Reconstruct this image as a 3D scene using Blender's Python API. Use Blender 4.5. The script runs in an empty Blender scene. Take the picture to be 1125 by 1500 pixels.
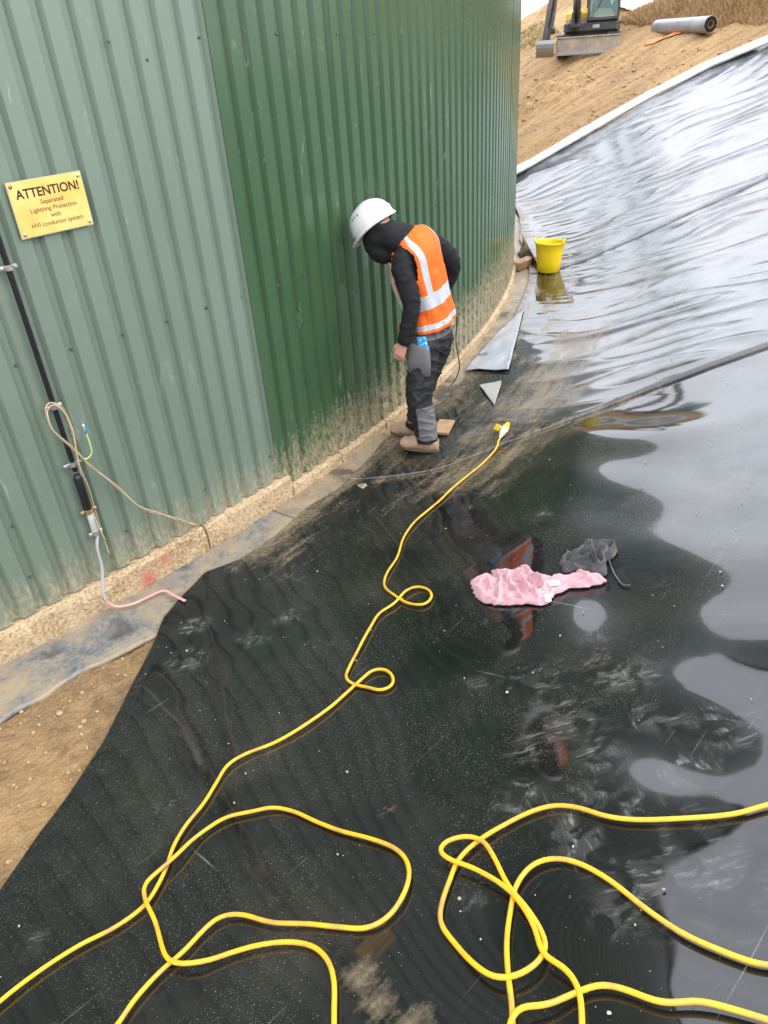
import bpy, math, random
import numpy as np
from mathutils import Vector, Matrix
random.seed(7); np.random.seed(7)
sc = bpy.context.scene
COL = sc.collection

# ------------------------------------------------------------------ camera
F_PX, NAD, CAM_H = 1080.0, (690.0, 2440.0), 2.5
_v = np.array([NAD[0]-562.5, NAD[1]-750.0, F_PX])
_dn = _v/np.linalg.norm(_v)
_fw = np.array([0, 0, 1.0]); _Y = _fw-_dn*(_fw@_dn); _Y /= np.linalg.norm(_Y)
_Z = -_dn; _X = np.cross(_Y, _Z)
RC = np.array([_X, _Y, _Z])
cd = bpy.data.cameras.new('camera'); cam = bpy.data.objects.new('camera', cd); COL.objects.link(cam)
cd.sensor_fit = 'VERTICAL'; cd.sensor_height = 36.0; cd.lens = F_PX/1500*36.0
cd.clip_start = 0.05; cd.clip_end = 2000
r_, u_, b_ = RC@np.array([1, 0, 0]), RC@np.array([0, -1, 0]), -(RC@np.array([0, 0, 1]))
cam.matrix_world = Matrix(((r_[0], u_[0], b_[0], 0), (r_[1], u_[1], b_[1], 0), (r_[2], u_[2], b_[2], CAM_H), (0, 0, 0, 1)))
sc.camera = cam

# ------------------------------------------------------------------ world and sun (overcast)
SUN_EL, SUN_AZ = math.radians(42), math.radians(108)       # azimuth from +Y clockwise
world = bpy.data.worlds.new('World'); sc.world = world; world.use_nodes = True
wn = world.node_tree.nodes; wl = world.node_tree.links; wn.clear()
wo = wn.new('ShaderNodeOutputWorld'); bg = wn.new('ShaderNodeBackground'); bg.inputs['Strength'].default_value = 0.1
wl.new(bg.outputs[0], wo.inputs[0])
sky = wn.new('ShaderNodeTexSky'); sky.sky_type = 'NISHITA'; sky.sun_disc = False
sky.sun_elevation = SUN_EL; sky.sun_rotation = SUN_AZ; sky.air_density = 1.2; sky.dust_density = 4
tc = wn.new('ShaderNodeTexCoord'); sep = wn.new('ShaderNodeSeparateXYZ'); wl.new(tc.outputs['Generated'], sep.inputs[0])
ramp = wn.new('ShaderNodeMapRange'); ramp.inputs[1].default_value = -0.05; ramp.inputs[2].default_value = 1.0
ramp.inputs[3].default_value = 28; ramp.inputs[4].default_value = 46.0; wl.new(sep.outputs[2], ramp.inputs[0])
cmap = wn.new('ShaderNodeMapping'); cmap.inputs['Scale'].default_value = (1.6, 1.6, 4.0); wl.new(tc.outputs['Generated'], cmap.inputs[0])
cno = wn.new('ShaderNodeTexNoise'); cno.inputs['Scale'].default_value = 1.3; cno.inputs['Detail'].default_value = 6
cno.inputs['Roughness'].default_value = 0.55; wl.new(cmap.outputs[0], cno.inputs['Vector'])
cmr = wn.new('ShaderNodeMapRange'); cmr.inputs[1].default_value = 0.3; cmr.inputs[2].default_value = 0.7
cmr.inputs[3].default_value = 0.78; cmr.inputs[4].default_value = 1.12; wl.new(cno.outputs[0], cmr.inputs[0])
cm = wn.new('ShaderNodeMath'); cm.operation = 'MULTIPLY'; wl.new(ramp.outputs[0], cm.inputs[0]); wl.new(cmr.outputs[0], cm.inputs[1])
cc = wn.new('ShaderNodeVectorMath'); cc.operation = 'SCALE'; cc.inputs[0].default_value = (0.93, 0.97, 1.06); wl.new(cm.outputs[0], cc.inputs['Scale'])
wm = wn.new('ShaderNodeMix'); wm.data_type = 'RGBA'; wm.inputs[0].default_value = 0.90
wl.new(sky.outputs[0], wm.inputs[6]); wl.new(cc.outputs[0], wm.inputs[7]); wl.new(wm.outputs[2], bg.inputs['Color'])
sd = bpy.data.lights.new('sun', 'SUN'); sd.energy = 0.9; sd.angle = math.radians(20); sd.color = (1.0, 0.95, 0.88)
sun = bpy.data.objects.new('sun', sd); COL.objects.link(sun)
sdir = Vector((math.sin(SUN_AZ)*math.cos(SUN_EL), math.cos(SUN_AZ)*math.cos(SUN_EL), math.sin(SUN_EL)))
sun.rotation_euler = sdir.to_track_quat('Z', 'Y').to_euler(); sun.location = (4, -6, 12)
vs = sc.view_settings; vs.view_transform = 'Standard'; vs.look = 'None'; vs.exposure = 0.0; vs.gamma = 1.0; vs.use_curve_mapping = False

# ------------------------------------------------------------------ maths helpers
TC = np.array([-9.950, 11.8615]); TR = 12.054; D2R = math.pi/180
def sst(a, b, x):
    t = np.clip((x-a)/(b-a), 0, 1); return t*t*(3-2*t)
_perm = np.random.RandomState(3).permutation(512)
_ang = np.random.RandomState(4).rand(512)*2*math.pi
def perlin(x, y, seed=0):
    x = np.asarray(x, float)+seed*17.31; y = np.asarray(y, float)+seed*9.77
    xi = np.floor(x).astype(int); yi = np.floor(y).astype(int); xf = x-xi; yf = y-yi
    def g(ix, iy, dx, dy):
        a = _ang[_perm[(_perm[ix & 511]+iy) & 511]]; return np.cos(a)*dx+np.sin(a)*dy
    u = xf*xf*xf*(xf*(xf*6-15)+10); v = yf*yf*yf*(yf*(yf*6-15)+10)
    n00 = g(xi, yi, xf, yf); n10 = g(xi+1, yi, xf-1, yf); n01 = g(xi, yi+1, xf, yf-1); n11 = g(xi+1, yi+1, xf-1, yf-1)
    return (n00*(1-u)+n10*u)*(1-v)+(n01*(1-u)+n11*u)*v
def fbm(x, y, o=4, seed=0):
    r = 0; a = 1.0
    for k in range(o): r = r+a*perlin(x*2**k, y*2**k, seed+k); a *= .5
    return r
def base_h(s):
    t = s-.8; v = .38*.5*(t+np.sqrt(t*t+.25))-.03
    return np.where(s > 7.6, np.minimum(v, .38*(6.8)-.03-.02*np.minimum(s-7.6, 20)), v)
def polar(x, y):
    dx = x-TC[0]; dy = y-TC[1]; return np.arctan2(dy, dx), np.hypot(dx, dy)-TR
def cart(phi, s): return TC[0]+(TR+s)*np.cos(phi), TC[1]+(TR+s)*np.sin(phi)
SEAM2 = ([.1, .72, 1.07, 1.44, 1.80, 2.14, 2.46, 3.5, 7.0], [-38.0, -36.08, -34.11, -32.79, -31.43, -30.39, -29.68, -28.2, -25.5])
SEAM1 = ([.1, .45, .85, 1.23, 2.03, 2.99, 4.5, 7.0], [-13.6, -13.2, -12.07, -11.11, -10.06, -9.39, -8.9, -8.4])
def seam2(s): return np.interp(s, *SEAM2)*D2R
def seam1(s): return np.interp(s, *SEAM1)*D2R
RIM = 13.4*D2R
def wrinkle(phi, s):
    u = phi*13.0
    fade = sst(.12, .75, s)
    wf = 1-sst(-.03, .10, phi-seam2(s))                       # 1 on the front sheet
    w1 = perlin(u/.85+3.1, s/.95, 1)*.012*sst(.5, 1.5, s)
    w1 = w1+perlin(u/.36, s/.62, 2)*.002*sst(.8, 1.6, s)
    lo = perlin(u/1.3, s/2.2, 8)*.07*sst(.9, 2.2, s)
    warp = perlin(u/1.0, s/1.3, 5)*.42+perlin(u/.45, s/.55, 16)*.07+.10*s
    q = perlin((u+warp)/.36, s/1.5, 6)
    ridged = (1-np.abs(q)*2.6); ridged = np.clip(ridged, 0, 1)**2.2*sst(-.35, .25, perlin(u/1.1, s/1.3, 15))
    w2 = (ridged**1.2*.034+perlin((u+warp)/.85, s/2.8, 7)*.010+perlin((u+warp)/.30, s/2.2, 13)*.0016)*sst(.3, 1.2, s)
    toe = perlin(u/.16, s/.30, 9)*.0045*sst(.05, .3, s)*(1-sst(.8, 1.6, s))
    sm = .018*np.exp(-((phi-seam2(s))*13/.028)**2)*sst(.5, 1.3, s)+.012*np.exp(-((phi-seam1(s))*13/.022)**2)*sst(.2, .6, s)
    rim = .07*np.exp(-((phi-RIM)*13/.16)**2)*sst(.8, 1.6, s)
    return fade*(wf*w1+(1-wf)*(w2)+.0*lo)+toe+sm+rim
# slack in the front sheet: soft bulges and hollows (x, y, height in mm), 0.19 m across
SLACK = np.array([(0.28,0.47,7.0),(0.45,0.47,13.0),(0.62,0.47,-1.2),(0.79,0.47,1.3),(-0.23,0.64,1.0),(-0.06,0.64,2.0),(0.11,0.64,-2.4),(0.28,0.64,7.7),(0.45,0.64,22.1),(0.62,0.64,-9.1),(0.79,0.64,-9.3),(-0.23,0.81,1.2),(-0.06,0.81,4.8),(0.28,0.81,-4.8),(0.45,0.81,-4.1),(0.62,0.81,-27.4),(0.79,0.81,-5.9),(0.96,0.81,-9.6),(-0.06,0.98,3.3),(0.11,0.98,3.7),(0.28,0.98,1.3),(0.62,0.98,2.5),(0.79,0.98,30.8),(0.96,0.98,-4.9),(-0.23,1.15,-1.1),(-0.06,1.15,1.6),(0.11,1.15,2.2),(0.28,1.15,-2.5),(0.45,1.15,10.9),(0.62,1.15,11.7),(0.79,1.15,-3.9),(0.96,1.15,7.9),(1.13,1.15,-13.3),(-0.23,1.32,-1.3),(-0.06,1.32,0.7),(0.11,1.32,-1.0),(0.28,1.32,-7.3),(0.45,1.32,19.5),(0.62,1.32,2.5),(0.79,1.32,-44.0),(0.96,1.32,20.2),(-0.23,1.49,-1.1),(0.11,1.49,-0.9),(0.28,1.49,-5.8),(0.45,1.49,3.9),(0.62,1.49,-4.0),(0.79,1.49,-2.0),(0.96,1.49,12.8),(1.13,1.49,-27.0),(1.3,1.49,-3.1),(-0.23,1.66,-0.7),(0.11,1.66,0.6),(0.28,1.66,-2.6),(0.45,1.66,-7.2),(0.62,1.66,0.5),(0.79,1.66,22.2),(0.96,1.66,-12.3),(1.13,1.66,-17.9),(1.3,1.66,25.0),(0.11,1.83,1.4),(0.45,1.83,-3.3),(0.62,1.83,-3.3),(0.79,1.83,-7.1),(0.96,1.83,-2.4),(1.13,1.83,10.9),(1.3,1.83,-7.5),(1.47,1.83,-8.6),(0.11,2.0,0.9),(0.45,2.0,4.3),(0.62,2.0,5.2),(0.79,2.0,-19.7),(0.96,2.0,3.4),(1.13,2.0,2.9),(1.3,2.0,-23.9),(1.47,2.0,-2.7),(0.28,2.17,-3.0),(0.45,2.17,3.3),(0.62,2.17,16.5),(0.79,2.17,-10.2),(0.96,2.17,-13.9),(1.13,2.17,-4.9),(1.3,2.17,3.3),(1.47,2.17,5.1),(1.64,2.17,-4.1),(0.28,2.34,-3.8),(0.45,2.34,-3.6),(0.62,2.34,9.3),(0.79,2.34,-0.8),(0.96,2.34,-12.6),(1.13,2.34,-2.0),(1.3,2.34,4.9),(1.47,2.34,-6.8),(1.64,2.34,-8.0),(0.11,2.51,0.6),(0.28,2.51,-1.2),(0.45,2.51,-3.1),(0.62,2.51,1.0),(0.79,2.51,-0.7),(0.96,2.51,-2.3),(1.13,2.51,6.8),(1.3,2.51,0.5),(1.47,2.51,-7.2),(1.64,2.51,-1.2),(1.81,2.51,1.2),(0.11,2.68,0.8),(0.28,2.68,0.8),(0.62,2.68,-1.4),(0.79,2.68,-3.4),(0.96,2.68,-2.0),(1.13,2.68,1.1),(1.3,2.68,-1.9),(1.47,2.68,-4.1),(1.64,2.68,-2.0),(0.11,2.85,0.6),(0.28,2.85,1.1),(0.45,2.85,1.0),(0.62,2.85,0.6),(0.79,2.85,6.0),(0.96,2.85,2.0),(1.13,2.85,-13.0),(1.3,2.85,3.6),(1.47,2.85,5.4),(1.64,2.85,-5.5),(1.81,2.85,-2.3),(0.28,3.02,0.7),(0.45,3.02,0.6),(0.62,3.02,2.0),(0.79,3.02,12.0),(0.96,3.02,7.2),(1.13,3.02,-11.1),(1.3,3.02,6.3),(1.47,3.02,1.3),(1.64,3.02,-7.2),(1.81,3.02,-0.8),(0.62,3.19,0.8),(0.79,3.19,4.3),(0.96,3.19,2.0),(1.13,3.19,-1.3),(1.3,3.19,2.4),(1.47,3.19,-4.5),(1.64,3.19,-1.7),(1.81,3.19,1.2),(2.15,3.19,-0.4),(0.45,3.36,0.5),(0.79,3.36,-0.5),(0.96,3.36,2.1),(1.13,3.36,9.2),(1.3,3.36,3.9),(1.47,3.36,-1.1),(1.64,3.36,0.8),(1.81,3.36,-1.7),(1.98,3.36,-1.6),(0.45,3.53,0.6),(0.62,3.53,0.6),(0.79,3.53,1.2),(0.96,3.53,8.1),(1.13,3.53,10.5),(1.3,3.53,-5.1),(1.47,3.53,-3.3),(1.64,3.53,4.7),(1.98,3.53,-1.1),(0.45,3.7,0.5),(0.62,3.7,0.7),(0.79,3.7,2.4),(0.96,3.7,8.5),(1.13,3.7,6.7),(1.3,3.7,-3.3),(1.47,3.7,9.7),(1.64,3.7,18.6),(1.81,3.7,7.5),(0.62,3.87,0.4),(0.79,3.87,1.4),(0.96,3.87,4.6),(1.13,3.87,7.6),(1.3,3.87,9.6),(1.47,3.87,12.2),(1.64,3.87,8.5),(1.81,3.87,2.1),(0.96,4.04,2.0),(1.13,4.04,8.3),(1.3,4.04,14.3),(1.47,4.04,6.5),(1.64,4.04,-3.4),(0.96,4.21,0.8),(1.13,4.21,6.1),(1.3,4.21,12.5),(1.47,4.21,8.0),(1.13,4.38,2.2),(1.3,4.38,5.3)])
def slack(x, y):
    x = np.asarray(x, float); y = np.asarray(y, float); out = np.zeros(x.shape); m = (x > -1.2) & (x < 4.2) & (y > -.5) & (y < 5.8)
    if not np.any(m): return out
    xs, ys = np.atleast_1d(x)[np.atleast_1d(m)], np.atleast_1d(y)[np.atleast_1d(m)]; a = np.zeros(xs.shape)
    for cx, cy, w in SLACK: a += w*.001*np.exp(-((xs-cx)**2+(ys-cy)**2)/(2*.19*.19))
    if out.ndim == 0: return a[0]
    out[m] = a; return out
def H(x, y):                                                        # top of the uppermost sheet
    phi, s = polar(x, y); return Hs(x, y)+.012*sst(-.004, 0, phi-seam2(s))+.014*sst(-.004, 0, phi-seam1(s))
def Hs(x, y):
    phi, s = polar(x, y); return base_h(s)+wrinkle(phi, s)+slack(x, y)
def soil(x, y):
    phi, s = polar(x, y); z = base_h(s)-.035
    under = sst(-60, -58, phi/D2R)*(1-sst(12.2, 13.6, phi/D2R))
    z = z-.05*under*sst(.5, 1.2, s-(.35+1.2*(1-sst(-51, -46, phi/D2R))))
    far = sst(12.5, 15, phi/D2R)
    left = (1-sst(-47, -44, phi/D2R))
    v = phi*15.5
    z = z+far*(fbm(v/.55, s/2.6, 3, 21)*.07+fbm(x/.22, y/.22, 3, 23)*.012+np.abs(perlin(v/.20, s/4.5, 25))*.035+np.abs(perlin(v/.09, s/1.2, 27))*.022+np.abs(perlin(v/.45, s/7, 29))*.10)*sst(0, 1, s)
    z = z+left*(fbm(x/.25, y/.25, 4, 22)*.020)*sst(.1, .4, s)
    # terrain beyond the pit
    out = sst(7.5, 11, s)
    z = z+out*(fbm(x/9, y/9, 4, 26)*.12)
    z = z+.80*np.exp(-(((x-6.7)/1.3)**2+((y-26.2)/1.5)**2))
    z = z+(fbm(x/.7, y/.7, 3, 28)*.14)*np.exp(-(((x-6.2)/2.2)**2+((y-26.0)/2.2)**2))
    bb = (x-6.75)*.95+(y-21.9)*.31; tt = (x-6.75)*.31-(y-21.9)*.95
    z = z+sst(0, .9, bb)*(.10+.34*np.clip(tt, -.2, 6))*(1-sst(8, 14, tt))*sst(-3, -.2, tt)+.48*np.clip(bb-1.1, 0, 5)*sst(-6.5, -3.2, tt)*(1-sst(10, 18, tt))
    return z
# spoil in front of the excavator bucket
def soil2(x, y):
    z = soil(x, y)
    z = z+.28*np.exp(-(((x-4.3)/.75)**2+((y-19.0)/.7)**2))+.10*fbm(x/.3, y/.3, 3, 31)*np.exp(-(((x-4.6)/1.6)**2+((y-19.0)/.9)**2))
    return z
def ray(px, py): return RC@np.array([px-562.5, py-750.0, F_PX])
def at(px, py, hf=None):
    hf = hf or H
    d = ray(px, py); d /= np.linalg.norm(d)
    ts = np.linspace(.4, 60, 8000); X = d[0]*ts; Y = d[1]*ts; Z = CAM_H+d[2]*ts
    m = Z < hf(X, Y); i = int(np.argmax(m)); i = max(i, 1); a, b = ts[i-1], ts[i]
    for _ in range(14):
        c = .5*(a+b)
        if CAM_H+d[2]*c < float(hf(d[0]*c, d[1]*c)): b = c
        else: a = c
    return np.array([d[0]*b, d[1]*b, CAM_H+d[2]*b])
def flat_h(x, y): return base_h(polar(x, y)[1])
def on_wall(px, py, off=0.0):
    d = ray(px, py); ox, oy = -TC[0], -TC[1]; R = TR+off
    A = d[0]**2+d[1]**2; B = ox*d[0]+oy*d[1]; c = ox*ox+oy*oy-R*R
    t = (-B-math.sqrt(max(B*B-A*c, 0)))/A
    return np.array([d[0]*t, d[1]*t, CAM_H+d[2]*t])
def wall_u(u, z, off=0.0):
    phi = u/TR; return np.array([TC[0]+(TR+off)*math.cos(phi), TC[1]+(TR+off)*math.sin(phi), z])
def depth(px, py, D):
    d = ray(px, py); t = D/math.hypot(d[0], d[1]); return np.array([d[0]*t, d[1]*t, CAM_H+d[2]*t])

# ------------------------------------------------------------------ materials
def mat(name, color, rough=.6, ior=1.45, metal=0.0, noise=None, bump=None, spec=None, coat=0, sss=0):
    m = bpy.data.materials.new(name); m.use_nodes = True; nt = m.node_tree; b = nt.nodes['Principled BSDF']
    b.inputs['Base Color'].default_value = (*color, 1); b.inputs['Roughness'].default_value = rough
    b.inputs['IOR'].default_value = ior; b.inputs['Metallic'].default_value = metal
    if spec is not None: b.inputs['Specular IOR Level'].default_value = spec
    if coat: b.inputs['Coat Weight'].default_value = coat
    if noise:   # (scale, color2, lo, hi)
        t = N(nt, 'ShaderNodeTexCoord'); n = N(nt, 'ShaderNodeTexNoise', Scale=noise[0], Detail=6, Roughness=.6)
        nt.links.new(t.outputs['Object'], n.inputs['Vector'])
        f = maprange(nt, n.outputs[0], noise[2], noise[3], 0, 1)
        nt.links.new(mixc(nt, f, (*color, 1), (*noise[1], 1)), b.inputs['Base Color'])
    if bump:    # (scale, strength, distance)
        t = N(nt, 'ShaderNodeTexCoord'); n = N(nt, 'ShaderNodeTexNoise', Scale=bump[0], Detail=5, Roughness=.6)
        nt.links.new(t.outputs['Object'], n.inputs['Vector'])
        bp = N(nt, 'ShaderNodeBump', Strength=bump[1], Distance=bump[2]); nt.links.new(n.outputs[0], bp.inputs['Height'])
        nt.links.new(bp.outputs[0], b.inputs['Normal'])
    return m
def N(nt, typ, **kw):
    n = nt.nodes.new(typ)
    for k, v in kw.items(): n.inputs[k.replace('_', ' ')].default_value = v
    return n
def maprange(nt, src, a, b, c, d):
    n = nt.nodes.new('ShaderNodeMapRange'); n.inputs[1].default_value = a; n.inputs[2].default_value = b
    n.inputs[3].default_value = c; n.inputs[4].default_value = d; nt.links.new(src, n.inputs[0]); return n.outputs[0]
def mixc(nt, f, a, b):
    n = nt.nodes.new('ShaderNodeMix'); n.data_type = 'RGBA'
    for i, v in ((0, f), (6, a), (7, b)):
        if hasattr(v, 'is_linked') or isinstance(v, bpy.types.NodeSocket): nt.links.new(v, n.inputs[i])
        else: n.inputs[i].default_value = v
    return n.outputs[2]
def mth(nt, op, a, b=None, clamp=False):
    n = nt.nodes.new('ShaderNodeMath'); n.operation = op; n.use_clamp = clamp
    for i, v in ((0, a), (1, b)):
        if v is None: continue
        if isinstance(v, bpy.types.NodeSocket): nt.links.new(v, n.inputs[i])
        else: n.inputs[i].default_value = v
    return n.outputs[0]
def tex(nt, coord, scale_vec, typ='noise', **kw):
    mp = nt.nodes.new('ShaderNodeMapping'); mp.inputs['Scale'].default_value = scale_vec
    if 'rot' in kw: mp.inputs['Rotation'].default_value = kw.pop('rot')
    if 'loc' in kw: mp.inputs['Location'].default_value = kw.pop('loc')
    nt.links.new(coord, mp.inputs[0])
    if typ == 'noise':
        n = N(nt, 'ShaderNodeTexNoise', Scale=1.0, **kw); nt.links.new(mp.outputs[0], n.inputs['Vector']); return n.outputs[0]
    n = N(nt, 'ShaderNodeTexVoronoi', Scale=1.0, **kw); nt.links.new(mp.outputs[0], n.inputs['Vector']); return n.outputs[0]
def attr(nt, name):
    n = nt.nodes.new('ShaderNodeAttribute'); n.attribute_name = name; return n.outputs['Fac']

def liner_mat():
    m = bpy.data.materials.new('black liner'); m.use_nodes = True; nt = m.node_tree; b = nt.nodes['Principled BSDF']
    co = nt.nodes.new('ShaderNodeTexCoord'); ob = co.outputs['Object']; uv = co.outputs['UV']
    mud = attr(nt, 'mud'); sme = attr(nt, 'smear'); wear = attr(nt, 'dust')
    st = tex(nt, uv, (2.2, 11, 1), Detail=8, Roughness=.68, rot=(0, 0, .18))
    fine = tex(nt, ob, (38, 38, 38), Detail=6, Roughness=.75)
    def specks(sc_, keep):
        v_ = N(nt, 'ShaderNodeTexVoronoi', Scale=sc_); nt.links.new(ob, v_.inputs['Vector']); sc3 = nt.nodes.new('ShaderNodeSeparateColor'); nt.links.new(v_.outputs['Color'], sc3.inputs[0])
        return v_.outputs['Distance'], maprange(nt, sc3.outputs[0], keep, keep+.01, 0, 1)
    sp, k1 = specks(110, .80); sp2, k2 = specks(300, .68); sp3, k3 = specks(45, .93)
    big = tex(nt, ob, (1.7, 1.7, 1.7), Detail=5, Roughness=.6)
    big2 = tex(nt, ob, (5, 5, 5), Detail=4, Roughness=.6, loc=(3, 1, 0))
    scr = tex(nt, uv, (70, 5, 1), Detail=4, Roughness=.6, rot=(0, 0, 1.0), Distortion=.4)
    # streaky mud film: mud attribute + streaks
    mm = mth(nt, 'ADD', mud, mth(nt, 'SUBTRACT', st, .5)); mm = mth(nt, 'ADD', mm, mth(nt, 'MULTIPLY', mth(nt, 'SUBTRACT', fine, .5), .55))
    mudf = mth(nt, 'MULTIPLY', maprange(nt, mm, .42, .85, 0, 1), maprange(nt, mud, 0, .25, 0, 1))
    # smears: brushed marks
    s1 = maprange(nt, mth(nt, 'ADD', mth(nt, 'MULTIPLY', sme, .55), mth(nt, 'ADD', mth(nt, 'MULTIPLY', scr, .55), mth(nt, 'MULTIPLY', fine, .45))), .72, .98, 0, 1)
    s2 = tex(nt, ob, (11, 11, 11), Detail=2, Roughness=.5, loc=(5, 2, 1), Distortion=1.2)
    s3 = tex(nt, ob, (7, 38, 20), Detail=8, Roughness=.72, rot=(0, 0, .7), Distortion=1.0); s4 = tex(nt, ob, (34, 6, 20), Detail=8, Roughness=.72, rot=(0, 0, .35), Distortion=1.0)
    s5 = tex(nt, ob, (2.3, 2.3, 2.3), Detail=1, Roughness=.5, loc=(9, 4, 2)); brush = mth(nt, 'MAXIMUM', mth(nt, 'MULTIPLY', maprange(nt, s3, .52, .66, 0, 1), maprange(nt, s5, .46, .50, 0, 1)), mth(nt, 'MULTIPLY', maprange(nt, s4, .52, .66, 0, 1), maprange(nt, s5, .50, .46, 0, 1)))
    smf = mth(nt, 'MULTIPLY', mth(nt, 'MULTIPLY', mth(nt, 'ADD', mth(nt, 'MULTIPLY', brush, .62), .10), maprange(nt, sme, .08, .7, 0, 1)), maprange(nt, s2, .44, .56, .04, 1))
    # specks of grit
    g1 = mth(nt, 'MULTIPLY', maprange(nt, sp, .13, .05, 0, 1), maprange(nt, mth(nt, 'ADD', big, mth(nt, 'MULTIPLY', wear, .35)), .52, .72, 0, 1))
    g2 = mth(nt, 'MULTIPLY', maprange(nt, sp2, .24, .10, 0, 1), maprange(nt, mth(nt, 'ADD', big2, mth(nt, 'MULTIPLY', wear, .38)), .60, .80, 0, .9))
    grit = mth(nt, 'MAXIMUM', mth(nt, 'MULTIPLY', g1, k1), mth(nt, 'MULTIPLY', g2, k2)); grit = mth(nt, 'MAXIMUM', grit, mth(nt, 'MULTIPLY', k3, maprange(nt, sp3, .07, .04, 0, .8))); dust_sheen = mth(nt, 'MULTIPLY', attr(nt, 'dust_sheen'), maprange(nt, mth(nt, 'ADD', big2, mth(nt, 'MULTIPLY', scr, .3)), .45, .85, .35, 1))
    haze = mth(nt, 'MULTIPLY', maprange(nt, mth(nt, 'ADD', big2, mth(nt, 'MULTIPLY', wear, .5)), .50, .95, 0, 1), .02)
    col = mixc(nt, haze, (.006, .0065, .0065, 1), (.16, .145, .12, 1))
    mcol = mixc(nt, fine, (.15, .105, .06, 1), (.42, .32, .20, 1))
    col = mixc(nt, dust_sheen, col, (.26, .26, .275, 1))  # pale grey for dry dust, also painting in extra sky sheen
    col = mixc(nt, mth(nt, 'MULTIPLY', mudf, .75, True), col, mcol)
    sa = tex(nt, uv, (1.6, 75, 1), Detail=2, Roughness=.6, rot=(0, 0, .55), Distortion=.15); sb_ = tex(nt, uv, (60, 1.4, 1), Detail=2, Roughness=.6, rot=(0, 0, .35), Distortion=.15)
    scl = mth(nt, 'MULTIPLY', mth(nt, 'MAXIMUM', maprange(nt, sa, .69, .74, 0, .45), maprange(nt, sb_, .70, .75, 0, .4)), maprange(nt, big2, .45, .6, 0, 1))
    col = mixc(nt, scl, col, (.22, .20, .17, 1))
    film = mth(nt, 'MULTIPLY', maprange(nt, mth(nt, 'ADD', big, mth(nt, 'MULTIPLY', fine, .35)), .66, .90, 0, .09), maprange(nt, wear, .2, .7, .2, 1))
    col = mixc(nt, film, col, (.22, .18, .12, 1))
    col = mixc(nt, smf, col, (.30, .29, .265, 1))
    col = mixc(nt, grit, col, (.50, .42, .30, 1))
    nt.links.new(col, b.inputs['Base Color'])
    ro = mth(nt, 'ADD', mth(nt, 'MULTIPLY', mth(nt, 'MAXIMUM', mudf, grit), .45), .045)
    ro = mth(nt, 'ADD', mth(nt, 'ADD', ro, mth(nt, 'MULTIPLY', dust_sheen, .22)), mth(nt, 'MULTIPLY', smf, .40)); ro = mth(nt, 'ADD', ro, mth(nt, 'MULTIPLY', haze, .6))
    nt.links.new(ro, b.inputs['Roughness'])
    b.inputs['IOR'].default_value = 1.57
    nb = tex(nt, ob, (6, 6, 6), Detail=2, Roughness=.4)
    hgt = mth(nt, 'ADD', mth(nt, 'MULTIPLY', nb, .55), mth(nt, 'MULTIPLY', mudf, .10)); hgt = mth(nt, 'ADD', hgt, mth(nt, 'MULTIPLY', grit, .15))
    bp = N(nt, 'ShaderNodeBump', Strength=.4, Distance=.003); nt.links.new(hgt, bp.inputs['Height']); nt.links.new(bp.outputs[0], b.inputs['Normal'])
    return m
def soil_mat():
    m = bpy.data.materials.new('brown soil'); m.use_nodes = True; nt = m.node_tree; b = nt.nodes['Principled BSDF']
    ob = nt.nodes.new('ShaderNodeTexCoord').outputs['Object']
    n1 = tex(nt, ob, (.7, .7, .7), Detail=8, Roughness=.65); n2 = tex(nt, ob, (14, 14, 14), Detail=8, Roughness=.7)
    v = tex(nt, ob, (38, 38, 38), 'voronoi'); v2 = tex(nt, ob, (95, 95, 95), 'voronoi')
    c = mixc(nt, maprange(nt, n1, .35, .65, 0, 1), (.27, .152, .055, 1), (.38, .235, .095, 1))
    uvs = nt.nodes.new('ShaderNodeTexCoord').outputs['UV']; stk = tex(nt, uvs, (5.5, .55, 1), Detail=7, Roughness=.66, Distortion=.3)
    c = mixc(nt, maprange(nt, stk, .42, .56, .75, 0), c, (.17, .095, .042, 1))
    c = mixc(nt, maprange(nt, n2, .42, .68, 0, .5), c, (.44, .31, .17, 1))
    c = mixc(nt, maprange(nt, n2, .45, .30, 0, .5), c, (.12, .068, .032, 1))
    c = mixc(nt, maprange(nt, v, .16, .06, 0, .6), c, (.46, .35, .22, 1))
    g = attr(nt, 'grass'); gn = tex(nt, ob, (3, 3, 3), Detail=6, Roughness=.7)
    gf = mth(nt, 'MULTIPLY', g, maprange(nt, gn, .35, .6, .2, 1))
    c = mixc(nt, gf, c, (.13, .15, .045, 1))
    w = attr(nt, 'wet'); c = mixc(nt, mth(nt, 'MULTIPLY', w, .5), c, (.13, .082, .04, 1))
    nt.links.new(c, b.inputs['Base Color']); nt.links.new(maprange(nt, w, 0, 1, .95, .45), b.inputs['Roughness'])
    h = mth(nt, 'ADD', n2, mth(nt, 'MULTIPLY', v, .6)); h = mth(nt, 'ADD', h, mth(nt, 'MULTIPLY', v2, .35))
    bp = N(nt, 'ShaderNodeBump', Strength=.8, Distance=.015); nt.links.new(h, bp.inputs['Height']); nt.links.new(bp.outputs[0], b.inputs['Normal'])
    return m
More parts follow.
